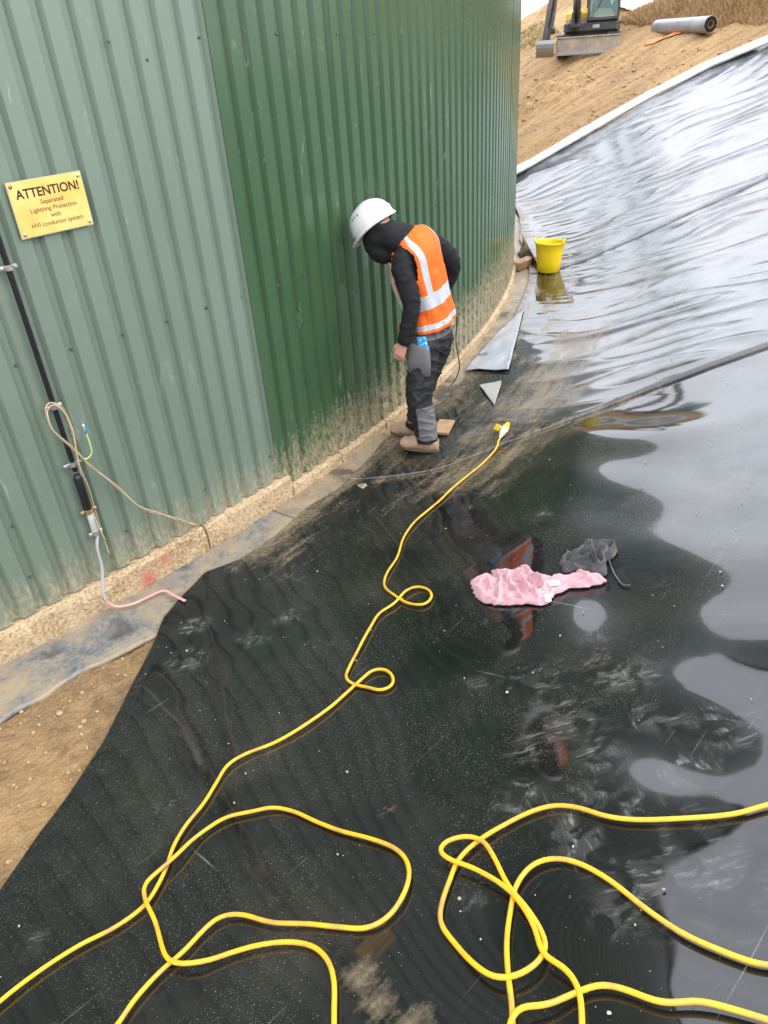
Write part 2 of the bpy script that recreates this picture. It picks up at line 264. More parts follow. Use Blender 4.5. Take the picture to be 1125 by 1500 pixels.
def clad_mat(name, c1, c2, rough):
    m = bpy.data.materials.new(name); m.use_nodes = True; nt = m.node_tree; b = nt.nodes['Principled BSDF']
    co = nt.nodes.new('ShaderNodeTexCoord'); uv = co.outputs['UV']; ob = co.outputs['Object']
    sx = nt.nodes.new('ShaderNodeSeparateXYZ'); nt.links.new(uv, sx.inputs[0]); u, z = sx.outputs[0], sx.outputs[1]
    n1 = tex(nt, uv, (1.1, .5, 1), Detail=5, Roughness=.6); n2 = tex(nt, uv, (26, 2.2, 1), Detail=6, Roughness=.7)
    n3 = tex(nt, uv, (55, 20, 1), Detail=6, Roughness=.7)
    c = mixc(nt, maprange(nt, n1, .3, .7, 0, 1), (*c1, 1), (*c2, 1))
    # fine pale runs and chalky wear
    run = maprange(nt, mth(nt, 'MULTIPLY', n2, n3), .36, .44, 0, .35)
    c = mixc(nt, run, c, (.42, .44, .38, 1))
    sc1 = tex(nt, uv, (7, 2.2, 1), Detail=3, Roughness=.6, Distortion=.8); sc2 = tex(nt, uv, (50, 7, 1), Detail=6, Roughness=.75, Distortion=1.0)
    scuff = mth(nt, 'MULTIPLY', maprange(nt, sc1, .63, .72, 0, .5), maprange(nt, sc2, .50, .62, 0, 1))
    c = mixc(nt, scuff, c, (.46, .47, .40, 1))
    # splashed mud: taller along the rotated right-hand part of the tank
    mh = maprange(nt, u, -8.4, -5.0, .34, .62)
    mh = mth(nt, 'MAXIMUM', mh, maprange(nt, u, -8.7, -7.9, .20, .36))
    e = mth(nt, 'ADD', mth(nt, 'MULTIPLY', mth(nt, 'SUBTRACT', n2, .5), .75), mth(nt, 'MULTIPLY', mth(nt, 'SUBTRACT', n3, .5), .35))
    e = mth(nt, 'ADD', e, mth(nt, 'SUBTRACT', mh, z))
    mf = mth(nt, 'MULTIPLY', maprange(nt, e, -.05, .26, 0, 1), maprange(nt, n3, .38, .55, .15, 1))
    mcol = mixc(nt, n3, (.27, .20, .115, 1), (.56, .46, .31, 1))
    c = mixc(nt, mth(nt, 'MULTIPLY', mf, .85, True), c, mcol)
    b.inputs['IOR'].default_value = 1.52
    nt.links.new(c, b.inputs['Base Color']); nt.links.new(mth(nt, 'ADD', mth(nt, 'MULTIPLY', mf, .4), rough, True), b.inputs['Roughness'])
    bp = N(nt, 'ShaderNodeBump', Strength=.25, Distance=.003); nt.links.new(mth(nt, 'ADD', n3, mth(nt, 'MULTIPLY', mf, 1.5)), bp.inputs['Height']); nt.links.new(bp.outputs[0], b.inputs['Normal'])
    return m
def concrete_mat():
    m = bpy.data.materials.new('muddy concrete'); m.use_nodes = True; nt = m.node_tree; b = nt.nodes['Principled BSDF']
    ob = nt.nodes.new('ShaderNodeTexCoord').outputs['Object']
    n1 = tex(nt, ob, (3, 3, 3), Detail=6, Roughness=.6); n2 = tex(nt, ob, (60, 60, 60), Detail=6, Roughness=.7)
    c = mixc(nt, maprange(nt, n1, .35, .65, 0, 1), (.36, .23, .11, 1), (.55, .40, .23, 1))
    c = mixc(nt, maprange(nt, n2, .46, .66, 0, .9), c, (.68, .56, .38, 1)); c = mixc(nt, maprange(nt, n2, .45, .33, 0, .8), c, (.16, .10, .05, 1))
    r = mixc(nt, mth(nt, 'MULTIPLY', attr(nt, 'paint'), maprange(nt, n2, .4, .58, .15, .9)), c, (.55, .06, .05, 1))
    nt.links.new(r, b.inputs['Base Color']); b.inputs['Roughness'].default_value = .9
    bp = N(nt, 'ShaderNodeBump', Strength=.9, Distance=.012); nt.links.new(n2, bp.inputs['Height']); nt.links.new(bp.outputs[0], b.inputs['Normal'])
    return m
def strip_mat(name, c1, c2, mudc, rough, mudlo, mudhi):
    m = bpy.data.materials.new(name); m.use_nodes = True; nt = m.node_tree; b = nt.nodes['Principled BSDF']
    co = nt.nodes.new('ShaderNodeTexCoord'); ob = co.outputs['Object']
    n1 = tex(nt, ob, (2.6, 2.6, 2.6), Detail=7, Roughness=.62, Distortion=.4); n2 = tex(nt, ob, (35, 35, 35), Detail=6, Roughness=.7)
    c = mixc(nt, maprange(nt, n2, .35, .65, 0, 1), (*c1, 1), (*c2, 1))
    f = maprange(nt, mth(nt, 'ADD', n1, mth(nt, 'MULTIPLY', n2, .25)), mudlo, mudhi, 0, 1)
    c = mixc(nt, f, c, (*mudc, 1)); dk = maprange(nt, n1, .44, .36, 0, .7); c = mixc(nt, dk, c, (.05, .045, .04, 1))
    nt.links.new(c, b.inputs['Base Color']); nt.links.new(maprange(nt, n1, .35, .6, rough, rough+.35), b.inputs['Roughness']); b.inputs['IOR'].default_value = 1.5
    bp = N(nt, 'ShaderNodeBump', Strength=.5, Distance=.006); nt.links.new(n2, bp.inputs['Height']); nt.links.new(bp.outputs[0], b.inputs['Normal'])
    return m
M = {}
M['liner'] = liner_mat(); M['soil'] = soil_mat(); M['concrete'] = concrete_mat()
M['pale'] = clad_mat('pale green cladding', (.136, .184, .136), (.164, .214, .162), .34)
M['green'] = clad_mat('dark green cladding', (.034, .080, .032), (.050, .102, .046), .20)
M['grey_sheet'] = strip_mat('grey ground sheet', (.12, .125, .125), (.19, .19, .185), (.30, .235, .15), .14, .55, .70)
M['tan_strip'] = strip_mat('wet tan strip', (.105, .085, .060), (.18, .15, .11), (.30, .23, .15), .20, .48, .66)
M['scrap'] = strip_mat('pale film', (.24, .26, .29), (.34, .36, .38), (.36, .32, .26), .22, .60, .85)
M['yellow'] = mat('yellow cable', (.74, .41, .014), .42, 1.5, noise=(14, (.36, .22, .06), .48, .72), bump=(180, .3, .001))
M['yplastic'] = mat('yellow plastic', (.80, .50, .01), .35); M['clearplastic'] = mat('milky plastic', (.62, .60, .45), .3)
M['bucket'] = mat('yellow bucket plastic', (.80, .58, .006), .38, 1.5, noise=(9, (.62, .50, .02), .52, .8))
M['black'] = mat('black rubber', (.015, .015, .016), .45); M['sheen'] = mat('dusty black cable', (.05, .048, .045), .5)
M['pipe'] = mat('black conductor sheath', (.012, .012, .014), .28, bump=(25, .4, .004))
M['galv'] = mat('galvanised steel', (.45, .44, .43), .45, metal=.7, noise=(40, (.25, .22, .2), .4, .7))
M['brass'] = mat('dirty brass', (.42, .30, .16), .5, metal=.5, noise=(60, (.2, .13, .07), .4, .6))
M['rope'] = mat('beige cord', (.50, .37, .22), .9, bump=(300, .8, .002)); M['strap'] = mat('clear grey tube', (.42, .41, .40), .25)
M['pinktube'] = mat('faded red tube', (.72, .28, .25), .3, noise=(12, (.60, .40, .36), .45, .7)); M['ygreen'] = mat('green yellow wire', (.45, .62, .22), .4); M['blue'] = mat('blue sleeve', (.02, .35, .55), .4)
M['sign'] = mat('yellow sign face', (.80, .45, .095), .35, noise=(7, (.86, .56, .18), .38, .6)); M['signedge'] = mat('sign edge', (.50, .42, .22), .5)
M['ink'] = mat('black print', (.015, .013, .01), .5); M['ink2'] = mat('grey print', (.10, .09, .05), .5)
M['screw'] = mat('dull screw', (.10, .13, .11), .4, metal=.4); M['screwbright'] = mat('zinc screw', (.55, .52, .45), .35, metal=.8)
M['white_geo'] = mat('white geotextile', (.56, .56, .535), .85, noise=(5, (.38, .35, .30), .5, .75), bump=(40, .5, .01))
M['pale_geo'] = mat('dirty geotextile', (.62, .60, .53), .9, noise=(2.0, (.30, .27, .22), .42, .65), bump=(12, .8, .03))
M['wood'] = mat('wet timber', (.30, .17, .08), .6, noise=(12, (.42, .27, .14), .4, .65), bump=(60, .5, .003)); M['card'] = mat('tan board', (.42, .27, .14), .8, noise=(14, (.30, .19, .10), .45, .7))
M['pink'] = mat('pink cotton', (.54, .305, .325), .9, noise=(10, (.46, .24, .26), .45, .75), bump=(120, .5, .002)); M['label'] = mat('white cloth label', (.75, .74, .72), .8)
M['greycloth'] = mat('grey glove fabric', (.065, .065, .068), .85, noise=(12, (.16, .14, .11), .48, .75), bump=(150, .6, .002))
M['stone'] = mat('stone', (.32, .19, .09), .85, noise=(30, (.46, .33, .19), .4, .65)); M['grit'] = mat('pale grit', (.52, .46, .36), .85, noise=(30, (.30, .22, .14), .4, .6))
M['orange'] = mat('orange hi vis', (.84, .13, .008), .75, bump=(260, .3, .002)); M['refl'] = mat('silver reflective tape', (.48, .49, .50), .42, bump=(200, .4, .001))
M['hoodie'] = mat('black fleece', (.007, .007, .0085), .85, bump=(220, .5, .002)); M['trouser'] = mat('grey work trouser', (.15, .145, .15), .85, noise=(14, (.14, .13, .13), .45, .7), bump=(300, .4, .001))
M['kneepad'] = mat('black cordura', (.014, .014, .015), .7, noise=(25, (.05, .047, .043), .55, .75), bump=(200, .5, .002)); M['skin'] = mat('skin', (.55, .30, .21), .5, noise=(25, (.50, .24, .17), .4, .7))
M['boot'] = mat('tan suede boot', (.42, .29, .18), .9, noise=(18, (.30, .20, .12), .45, .7), bump=(120, .5, .003)); M['sole'] = mat('boot sole', (.10, .075, .05), .8)
M['helmet'] = mat('white hard hat', (.68, .68, .64), .28, 1.5, noise=(12, (.66, .65, .60), .55, .85)); M['dark'] = mat('dark gap', (.02, .02, .02), .8)
M['packet'] = mat('blue packet', (.01, .35, .72), .4, noise=(60, (.5, .7, .85), .5, .6)); M['badge'] = mat('yellow badge', (.55, .45, .10), .6)
M['exyellow'] = mat('excavator yellow', (.72, .45, .03), .45, noise=(4, (.5, .34, .10), .5, .8)); M['exgrey'] = mat('excavator charcoal', (.045, .045, .048), .5, noise=(5, (.12, .10, .08), .45, .75))
M['exblade'] = mat('muddy steel', (.23, .19, .15), .6, noise=(3, (.36, .29, .20), .4, .65), bump=(20, .5, .01)); M['steel'] = mat('worn steel', (.28, .28, .28), .35, metal=.6)
M['roll'] = mat('black liner roll', (.015, .015, .016), .3, 1.6); M['wrap'] = mat('silver liner wrap', (.27, .27, .28), .28, 1.7, noise=(3, (.18, .18, .18), .45, .7)); M['core'] = mat('brown card core', (.22, .14, .09), .8); M['orangesheet'] = mat('orange sheet', (.75, .20, .05), .6)
M['grass'] = mat('dry grass', (.28, .24, .09), .9, noise=(1.5, (.12, .16, .04), .4, .6)); M['reed'] = mat('dead stems', (.36, .22, .10), .9, noise=(1.5, (.48, .32, .16), .4, .6))
gm = bpy.data.materials.new('cab glass'); gm.use_nodes = True; gb = gm.node_tree.nodes['Principled BSDF']; gb.inputs['Base Color'].default_value = (.25, .42, .38, 1); gb.inputs['Roughness'].default_value = .03; gb.inputs['Transmission Weight'].default_value = .75; M['glass'] = gm

# ------------------------------------------------------------------ mesh helpers
def link(name, me, m=None, parent=None):
    o = bpy.data.objects.new(name, me); COL.objects.link(o)
    if m is not None:
        for mm in (m if isinstance(m, (list, tuple)) else [m]): me.materials.append(mm)
    if parent is not None: o.parent = parent
    return o
def mk(name, V, Fc, m, parent=None, smooth=False, mi=None):
    me = bpy.data.meshes.new(name); me.from_pydata([tuple(map(float, v)) for v in V], [], [tuple(f) for f in Fc])
    if mi is not None: me.polygons.foreach_set('material_index', np.array(mi, dtype=np.int32))
    if smooth: me.polygons.foreach_set('use_smooth', np.ones(len(me.polygons), bool))
    me.update(); return link(name, me, m, parent)
def tag(o, label=None, cat=None, group=None, kind=None):
    if label: o['label'] = label
    if cat: o['category'] = cat
    if group: o['group'] = group
    if kind: o['kind'] = kind
    return o
def thing(name, loc, label, cat, rz=0.0, group=None):
    o = bpy.data.objects.new(name, None); COL.objects.link(o); o.location = tuple(map(float, loc)); o.rotation_euler = (0, 0, rz)
    o.empty_display_size = .1; return tag(o, label, cat, group)
def grid(name, P, m, parent=None, uv=None, attrs=None, smooth=True, closed=False):
    """P: (nu,nv,3) array -> grid mesh"""
    nu, nv = P.shape[:2]; me = bpy.data.meshes.new(name); co = P.reshape(-1, 3).astype(np.float32)
    I = np.arange(nu*nv).reshape(nu, nv)
    if closed: I = np.vstack([I, I[:1]])
    q = np.stack([I[:-1, :-1], I[1:, :-1], I[1:, 1:], I[:-1, 1:]], -1).reshape(-1, 4)
    me.vertices.add(len(co)); me.vertices.foreach_set('co', co.ravel()); me.loops.add(q.size); me.loops.foreach_set('vertex_index', q.ravel().astype(np.int32))
    me.polygons.add(len(q)); me.polygons.foreach_set('loop_start', np.arange(0, q.size, 4, dtype=np.int32)); me.polygons.foreach_set('loop_total', np.full(len(q), 4, np.int32))
    me.update(calc_edges=True); me.polygons.foreach_set('use_smooth', np.full(len(q), bool(smooth)))
    if uv is not None:
        l = me.uv_layers.new(name='UVMap'); l.data.foreach_set('uv', uv.reshape(-1, 2)[q.ravel()].astype(np.float32).ravel())
    for k, a in (attrs or {}).items():
        t = me.attributes.new(k, 'FLOAT', 'POINT'); t.data.foreach_set('value', a.ravel().astype(np.float32))
    me.validate(); return link(name, me, m, parent)
def box_vf(cx, cy, cz, sx, sy, sz, rot=None, bev=0.0):
    """box with bevelled vertical-ish edges (cheap chamfer on all edges when bev>0)"""
    hx, hy, hz = sx/2, sy/2, sz/2; V = []; 
    if bev <= 0:
        for x in (-hx, hx):
            for y in (-hy, hy):
                for z in (-hz, hz): V.append((x, y, z))
        Fc = [(0, 1, 3, 2), (4, 6, 7, 5), (0, 4, 5, 1), (2, 3, 7, 6), (0, 2, 6, 4), (1, 5, 7, 3)]
    else:
        b = min(bev, hx*.9, hy*.9, hz*.9)
        def ringo(z, ins): 
            a, c = hx-ins, hy-ins
            return [(a, c-b, z), (a-b, c, z), (-a+b, c, z), (-a, c-b, z), (-a, -c+b, z), (-a+b, -c, z), (a-b, -c, z), (a, -c+b, z)]
        V = ringo(-hz, b)+ringo(-hz+b, 0)+ringo(hz-b, 0)+ringo(hz, b); Fc = [tuple(range(7, -1, -1)), tuple(range(24, 32))]
        for r in range(3):
            for k in range(8): Fc.append((r*8+k, r*8+(k+1) % 8, (r+1)*8+(k+1) % 8, (r+1)*8+k))
    V = [Vector(v) for v in V]
    if rot is not None: V = [rot@v for v in V]
    return [(v.x+cx, v.y+cy, v.z+cz) for v in V], Fc
def join(*vfs):
    V, Fc = [], []
    for v, f in vfs: n = len(V); V += list(v); Fc += [tuple(i+n for i in q) for q in f]
    return V, Fc
def spline(P, n=12):
    P = np.array(P, float); Q = np.vstack([2*P[0]-P[1], P, 2*P[-1]-P[-2]]); out = []
    for i in range(1, len(Q)-2):
        p0, p1, p2, p3 = Q[i-1:i+3]
        d = [max(np.linalg.norm(b-a)**.5, 1e-6) for a, b in ((p0, p1), (p1, p2), (p2, p3))]
        t0, t1 = 0, d[0]; t2 = t1+d[1]; t3 = t2+d[2]
        for t in np.linspace(t1, t2, n, endpoint=False):
            a1 = (t1-t)/(t1-t0)*p0+(t-t0)/(t1-t0)*p1; a2 = (t2-t)/(t2-t1)*p1+(t-t1)/(t2-t1)*p2; a3 = (t3-t)/(t3-t2)*p2+(t-t2)/(t3-t2)*p3
            b1 = (t2-t)/(t2-t0)*a1+(t-t0)/(t2-t0)*a2; b2 = (t3-t)/(t3-t1)*a2+(t-t1)/(t3-t1)*a3
            out.append((t2-t)/(t2-t1)*b1+(t-t1)/(t2-t1)*b2)
    out.append(P[-1]); return np.array(out)
def tube_vf(P, r, n=10, flat=None, ref=None):
    """tube along points; r scalar or list of r or (ra,rb); parallel transport frame; closed caps"""
    P = np.array(P, float); k = len(P); T = np.gradient(P, axis=0); T /= np.linalg.norm(T, axis=1)[:, None]+1e-9
    a = np.array(ref if ref is not None else (0, 0, 1.0), float)
    if abs(a@T[0]) > .95: a = np.array([1.0, 0, 0])
    V = []; Fc = []
    for i in range(k):
        if ref is not None and abs(np.dot(ref, T[i])) < .97: a = np.array(ref, float)
        a = a-T[i]*(a@T[i]); a /= np.linalg.norm(a)+1e-9; b = np.cross(T[i], a)
        rr = r[i] if hasattr(r, '__len__') else r
        ra, rb = rr if hasattr(rr, '__len__') else (rr, rr)
        for j in range(n):
            t = 2*math.pi*j/n; V.append(P[i]+a*math.cos(t)*ra+b*math.sin(t)*rb)
    for i in range(k-1):
        for j in range(n): Fc.append((i*n+j, i*n+(j+1) % n, (i+1)*n+(j+1) % n, (i+1)*n+j))
    Fc.append(tuple(range(n-1, -1, -1))); Fc.append(tuple((k-1)*n+j for j in range(n)))
    return V, Fc
def lathe_vf(prof, n=24, c=(0, 0, 0)):
    V = []; Fc = []
    for r, z in prof:
        for j in range(n): t = 2*math.pi*j/n; V.append((c[0]+r*math.cos(t), c[1]+r*math.sin(t), c[2]+z))
    for i in range(len(prof)-1):
        for j in range(n): Fc.append((i*n+j, i*n+(j+1) % n, (i+1)*n+(j+1) % n, (i+1)*n+j))
    return V, Fc
def ell_vf(c, r, rot=None, nu=16, nv=10):
    V = []; Fc = []
    for i in range(nv+1):
        th = math.pi*i/nv
        for j in range(nu):
            t = 2*math.pi*j/nu; v = Vector((r[0]*math.sin(th)*math.cos(t), r[1]*math.sin(th)*math.sin(t), r[2]*math.cos(th)))
            if rot is not None: v = rot@v
            V.append((v.x+c[0], v.y+c[1], v.z+c[2]))
    for i in range(nv):
        for j in range(nu): Fc.append((i*nu+j, (i+1)*nu+j, (i+1)*nu+(j+1) % nu, i*nu+(j+1) % nu))
    return V, Fc
def remesh(vfs, voxel, smooth=6, fac=.5):
    """union of closed shapes as one smooth skin"""
    V, Fc = join(*vfs); me = bpy.data.meshes.new('tmp'); me.from_pydata([tuple(map(float, v)) for v in V], [], Fc)
    o = bpy.data.objects.new('tmp', me); COL.objects.link(o)
    r = o.modifiers.new('r', 'REMESH'); r.mode = 'VOXEL'; r.voxel_size = voxel
    if smooth: s = o.modifiers.new('s', 'SMOOTH'); s.factor = fac; s.iterations = smooth
    dg = bpy.context.evaluated_depsgraph_get(); ev = o.evaluated_get(dg); out = bpy.data.meshes.new_from_object(ev)
    bpy.data.objects.remove(o); bpy.data.meshes.remove(me)
    out.polygons.foreach_set('use_smooth', np.ones(len(out.polygons), bool)); return out
def mesh_co(me):
    a = np.zeros(len(me.vertices)*3, np.float32); me.vertices.foreach_get('co', a); return a.reshape(-1, 3).astype(float)
def mesh_no(me):
    a = np.zeros(len(me.vertices)*3, np.float32); me.vertices.foreach_get('normal', a); return a.reshape(-1, 3).astype(float)
def setco(me, c): me.vertices.foreach_set('co', c.astype(np.float32).ravel()); me.update()
def local(V, o): return [(v[0]-o[0], v[1]-o[1], v[2]-o[2]) for v in V]
#%%STRUCT
# ------------------------------------------------------------------ ground
def build_ground():
    ph = np.concatenate([np.arange(-180, -58, 2.0), np.arange(-58, -40, .13), np.arange(-40, 11, 1.0), np.arange(11, 46, .11), np.arange(46, 180.1, 2.0)])*D2R
    ss = np.concatenate([np.arange(-.4, 8.2, .033), 8.2*1.05**np.arange(0, 82)])
    PH, S = np.meshgrid(ph, ss, indexing='ij'); X, Y = cart(PH, S); Z = soil2(X, Y)
    P = np.stack([X, Y, Z], -1)
    grass = sst(3.3, 4.6, Z)*.9*sst(0, 3, S-7)+sst(.6, 1.0, fbm(X/1.5, Y/1.5, 3, 40)+.5)*sst(8.5, 10, S)*.8
    wet = (1-sst(.35, .95, S))*(1-sst(-40, -35, PH/D2R))+.5*sst(.1, .4, perlin(X/.35, Y/.35, 41))*(1-sst(-45, -40, PH/D2R))
    grid('ground', P, M['soil'], uv=np.stack([PH*15.5, S], -1), attrs={'grass': np.clip(grass, 0, 1), 'wet': np.clip(wet, 0, 1)})['kind'] = 'structure'
build_ground()

# ------------------------------------------------------------------ liner sheets
EDGE_PX = [(0, 1310), (60, 1220), (150, 1090), (190, 1010), (215, 960), (240, 905), (262, 880), (300, 840), (350, 820), (400, 790), (450, 745), (500, 715), (545, 670), (560, 650), (600, 625), (650, 590), (690, 545), (740, 485), (765, 440), (775, 400), (760, 352)]
_e = [polar(*at(x, y, flat_h)[:2]) for x, y in EDGE_PX]
EP = np.array([-80*D2R, -56*D2R]+[e[0] for e in _e]+[8*D2R, 20*D2R]); ES = np.array([6.5, 2.6]+[e[1] for e in _e]+[.6, 1.0])
def edge_s(phi): return np.interp(phi, EP, ES)+.012*perlin(phi*40, phi*0, 50)
SMEARS = [(285, 915, .07, 1.0), (275, 968, .09, 1), (370, 935, .10, .8), (420, 905, .08, .7), (880, 1110, .07, 1), (850, 840, .06, .8), (800, 1000, .16, .45), (830, 1050, .12, .7), (760, 1170, .06, .9), (815, 1215, .05, 1.1), (850, 1240, .06, 1.0),
          (920, 985, .10, .75), (960, 1050, .07, .7), (900, 1000, .05, .9), (940, 1250, .14, .6), (1010, 1130, .09, .6), (1060, 1060, .10, .7), (910, 1330, .07, .8), (1000, 1280, .18, .45), (790, 760, .08, .5),
          (870, 930, .07, .3), (470, 940, .09, .4), (240, 1180, .07, .4), (690, 1320, .03, .8), (780, 1090, .08, .6), (870, 1180, .08, .6), (700, 1000, .07, .35), (940, 1180, .12, .5), (340, 830, .06, .9), (50, 1380, .06, .4), (560, 500, .05, .3)]
SM = [(at(x, y, flat_h)[:2], r, a) for x, y, r, a in SMEARS]
def liner_attrs(X, Y, PH, S):
    sm = np.zeros_like(X)
    for (c, r, a) in SM: sm = np.maximum(sm, a*np.exp(-(((X-c[0])**2+(Y-c[1])**2)/(r*r))))
    es = edge_s(PH); d = S-es; deg = PH/D2R
    mud = .68*np.exp(-np.maximum(d, 0)/.45)*sst(-44.5, -42, deg)
    mud = np.maximum(mud, .62*np.exp(-((S-.95)/.55)**2)*sst(-41, -37, deg)*(1-sst(-25, -20, deg)))
    mud = np.maximum(mud, .50*np.exp(-((S-.55)/.35)**2)*sst(-30, -22, deg)*(1-sst(-8, 0, deg)))
    mud = np.maximum(mud, .62*np.exp(-((PH-seam2(S)+.006)*13/.10)**2)*(1-sst(1.7, 2.3, S)))
    for px, py, r, a in ((530, 1430, .07, .62), (560, 1480, .08, .6), (600, 1500, .10, .45), (560, 1190, .08, .42), (720, 910, .12, .42), (880, 960, .14, .40), (640, 940, .2, .3), (780, 690, .2, .4), (930, 720, .12, .3)):
        c = at(px, py, flat_h); mud = np.maximum(mud, a*np.exp(-((X-c[0])**2+(Y-c[1])**2)/(r*r)))
    mud = mud+.22*fbm(PH*13/.5, S/.3, 3, 60)*sst(.02, .2, mud)
    dust = np.exp(-((S-1.6)/1.1)**2)*.9*(1-sst(-32, -27, deg))+.35*(1-sst(2.4, 3.2, S))
    dust_sheen = .75*sst(.3, 1.6, S)*sst(-.01, .05, PH-seam2(S))+.32*sst(1.8, 2.8, S)*(1-sst(-.01, .05, PH-seam2(S)))*sst(-42, -37, deg)  # dry dust film, strengthened to imitate brighter sky reflection on the bank
    return {'dust_sheen': np.clip(dust_sheen, 0, 1), 'mud': np.clip(mud, 0, 1), 'smear': np.clip(sm, 0, 1.2), 'dust': np.clip(dust*(.7+fbm(X/.6, Y/.6, 3, 61)), 0, 1)}
def sheet(name, plo, phi_, s_end, nphi, ns, dens, lift, label, skirt=(1, 1)):
    t = np.linspace(0, 1, nphi)**dens; v = np.linspace(0, 1, ns)
    T, V = np.meshgrid(t, v, indexing='ij')
    S = .3+V*(s_end-.3)
    for _ in range(4):
        A, B = plo(S), phi_(S); PH = A+(B-A)*T
        E = edge_s(PH); S = E+V**1.15*(s_end-E)
    X, Y = cart(PH, S); Z = Hs(X, Y)+lift
    Z = Z+.012*np.exp(-(S-E)/.05)*(.6+perlin(PH*60, S*0, 51))          # the free edge lifts a little
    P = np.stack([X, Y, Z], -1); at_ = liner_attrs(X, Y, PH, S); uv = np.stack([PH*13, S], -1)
    def dup(a, ax, side):
        e = np.take(a, [0 if side == 0 else -1], axis=ax); return np.concatenate([e, a] if side == 0 else [a, e], axis=ax)
    for ax, side in ((1, 0), (0, 0), (0, 1)):                            # thickness at the free edges
        P = dup(P, ax, side); uv = dup(uv, ax, side); at_ = {k: dup(a, ax, side) for k, a in at_.items()}
        sl = [slice(None)]*2; sl[ax] = 0 if side == 0 else -1; P[tuple(sl)+(2,)] -= .016
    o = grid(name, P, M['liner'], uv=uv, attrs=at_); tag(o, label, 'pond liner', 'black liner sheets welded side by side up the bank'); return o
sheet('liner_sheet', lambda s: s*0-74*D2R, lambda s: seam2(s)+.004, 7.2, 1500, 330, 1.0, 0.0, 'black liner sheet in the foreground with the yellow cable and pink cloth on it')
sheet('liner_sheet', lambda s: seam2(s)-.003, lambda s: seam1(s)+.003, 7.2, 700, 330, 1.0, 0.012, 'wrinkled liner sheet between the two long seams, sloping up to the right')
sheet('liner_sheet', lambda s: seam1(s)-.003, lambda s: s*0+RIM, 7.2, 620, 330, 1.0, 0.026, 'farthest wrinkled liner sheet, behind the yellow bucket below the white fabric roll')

# strips of sheet at the foot of the tank
def strip(name, m, pa, pb, so, label, cat, n=260, ns=16, amp=.006, z0=.004, group=None):
    ph = np.linspace(pa, pb, n); PH = ph[:, None]+np.zeros((1, ns)); V = np.linspace(0, 1, ns)[None, :]
    outer = np.array([so(p) for p in ph])[:, None]; S = .02+V*(outer-.02)
    X, Y = cart(PH, S); Z = base_h(S)-.022+z0+amp*(1+perlin(PH*60, S/.5, 52))+amp*.9*perlin(PH*150, S/.12, 53)+amp*.8*np.clip(1-np.abs(perlin(PH*70+S*5, S/.22, 55))*4, 0, 1)
    Z = Z*(1)+.0; P = np.stack([X, Y, Z], -1); P = np.concatenate([P, P[:, -1:]], 1); P[:, -1, 2] -= .02
    return tag(grid(name, P, m), label, cat, group)
GO = [polar(*at(x, y, flat_h)[:2]) for x, y in [(0, 1052), (60, 1018), (110, 985), (180, 950), (235, 925)]]
gp = [-70*D2R, -55*D2R]+[g[0] for g in GO]+[-43*D2R, -30*D2R]; gs = [.6, .6]+[g[1] for g in GO]+[.5, .5]
strip('ground_sheet', M['grey_sheet'], -62*D2R, -39.8*D2R, lambda p: float(np.interp(p, gp, gs))+.02*float(perlin(p*90, 0, 54)), 'grey muddy plastic sheet along the foot of the pale green cladding', 'ground sheet', n=420, ns=26)
strip('fabric_strip', M['tan_strip'], -40.2*D2R, 9*D2R, lambda p: .40, 'wet tan fabric strip along the foot of the dark green cladding', 'fabric strip', n=700, ns=14, amp=.007, z0=.008)

# ------------------------------------------------------------------ tank
tank = thing('storage_tank', (TC[0], TC[1], 0), 'large round tank clad in pale and dark green ribbed sheets', 'tank')
TANK_H = 5.4; PL_H = .155; PL_D = .075; PITCH = .1325; NR = 7; U0 = -8.335
prof = [(0, 0), (.073, 0), (.078, -.024), (.114, -.024), (.1325, 0)]
def clad(u0, nribs, m, off, zlo, name='cladding_sheet', lab=None):
    us = [];  ds = []
    for k in range(nribs):
        for a, d in prof[:-1]: us.append(u0+k*PITCH+a); ds.append(d)
    us += [u0+nribs*PITCH, u0+nribs*PITCH+.012]; ds += [0, 0]
    us = np.array(us); ds = np.array(ds); zs = np.array([zlo, .5, 1.0, 2.0, 3.5, TANK_H])
    U, Zz = np.meshgrid(us, zs, indexing='ij'); R = TR+off+ds[:, None]+np.where(Zz <= zlo, .001, 0); PHI = U/TR
    P = np.stack([R*np.cos(PHI), R*np.sin(PHI), Zz], -1); uv = np.stack([U, Zz], -1)
    # return edge: thickness at both ends and the bottom
    o = grid(name, P, m, tank, uv=uv, smooth=False)
    so = o.modifiers.new('t', 'SOLIDIFY'); so.thickness = .0025; so.offset = -1
    if lab: o['label'] = lab
    return o
W = NR*PITCH; npale = 0
u = U0-W
for k in range(9): clad(U0-(k+1)*W, NR, M['pale'], .0, PL_H+.004+.003*(k % 2), lab=None if k else 'pale green cladding sheet beside the dark green'); 
circ = 2*math.pi*TR; ndark = int((circ-9*W)/W)
for k in range(ndark): clad(U0+k*W, NR, M['green'], .006+.003*((k % 2)), PL_D+.004, lab='dark green cladding sheet at the colour change' if k == 0 else None)
rest = circ-9*W-ndark*W
if rest > .1: clad(U0+ndark*W, int(rest/PITCH)+1, M['green'], .003, PL_H)
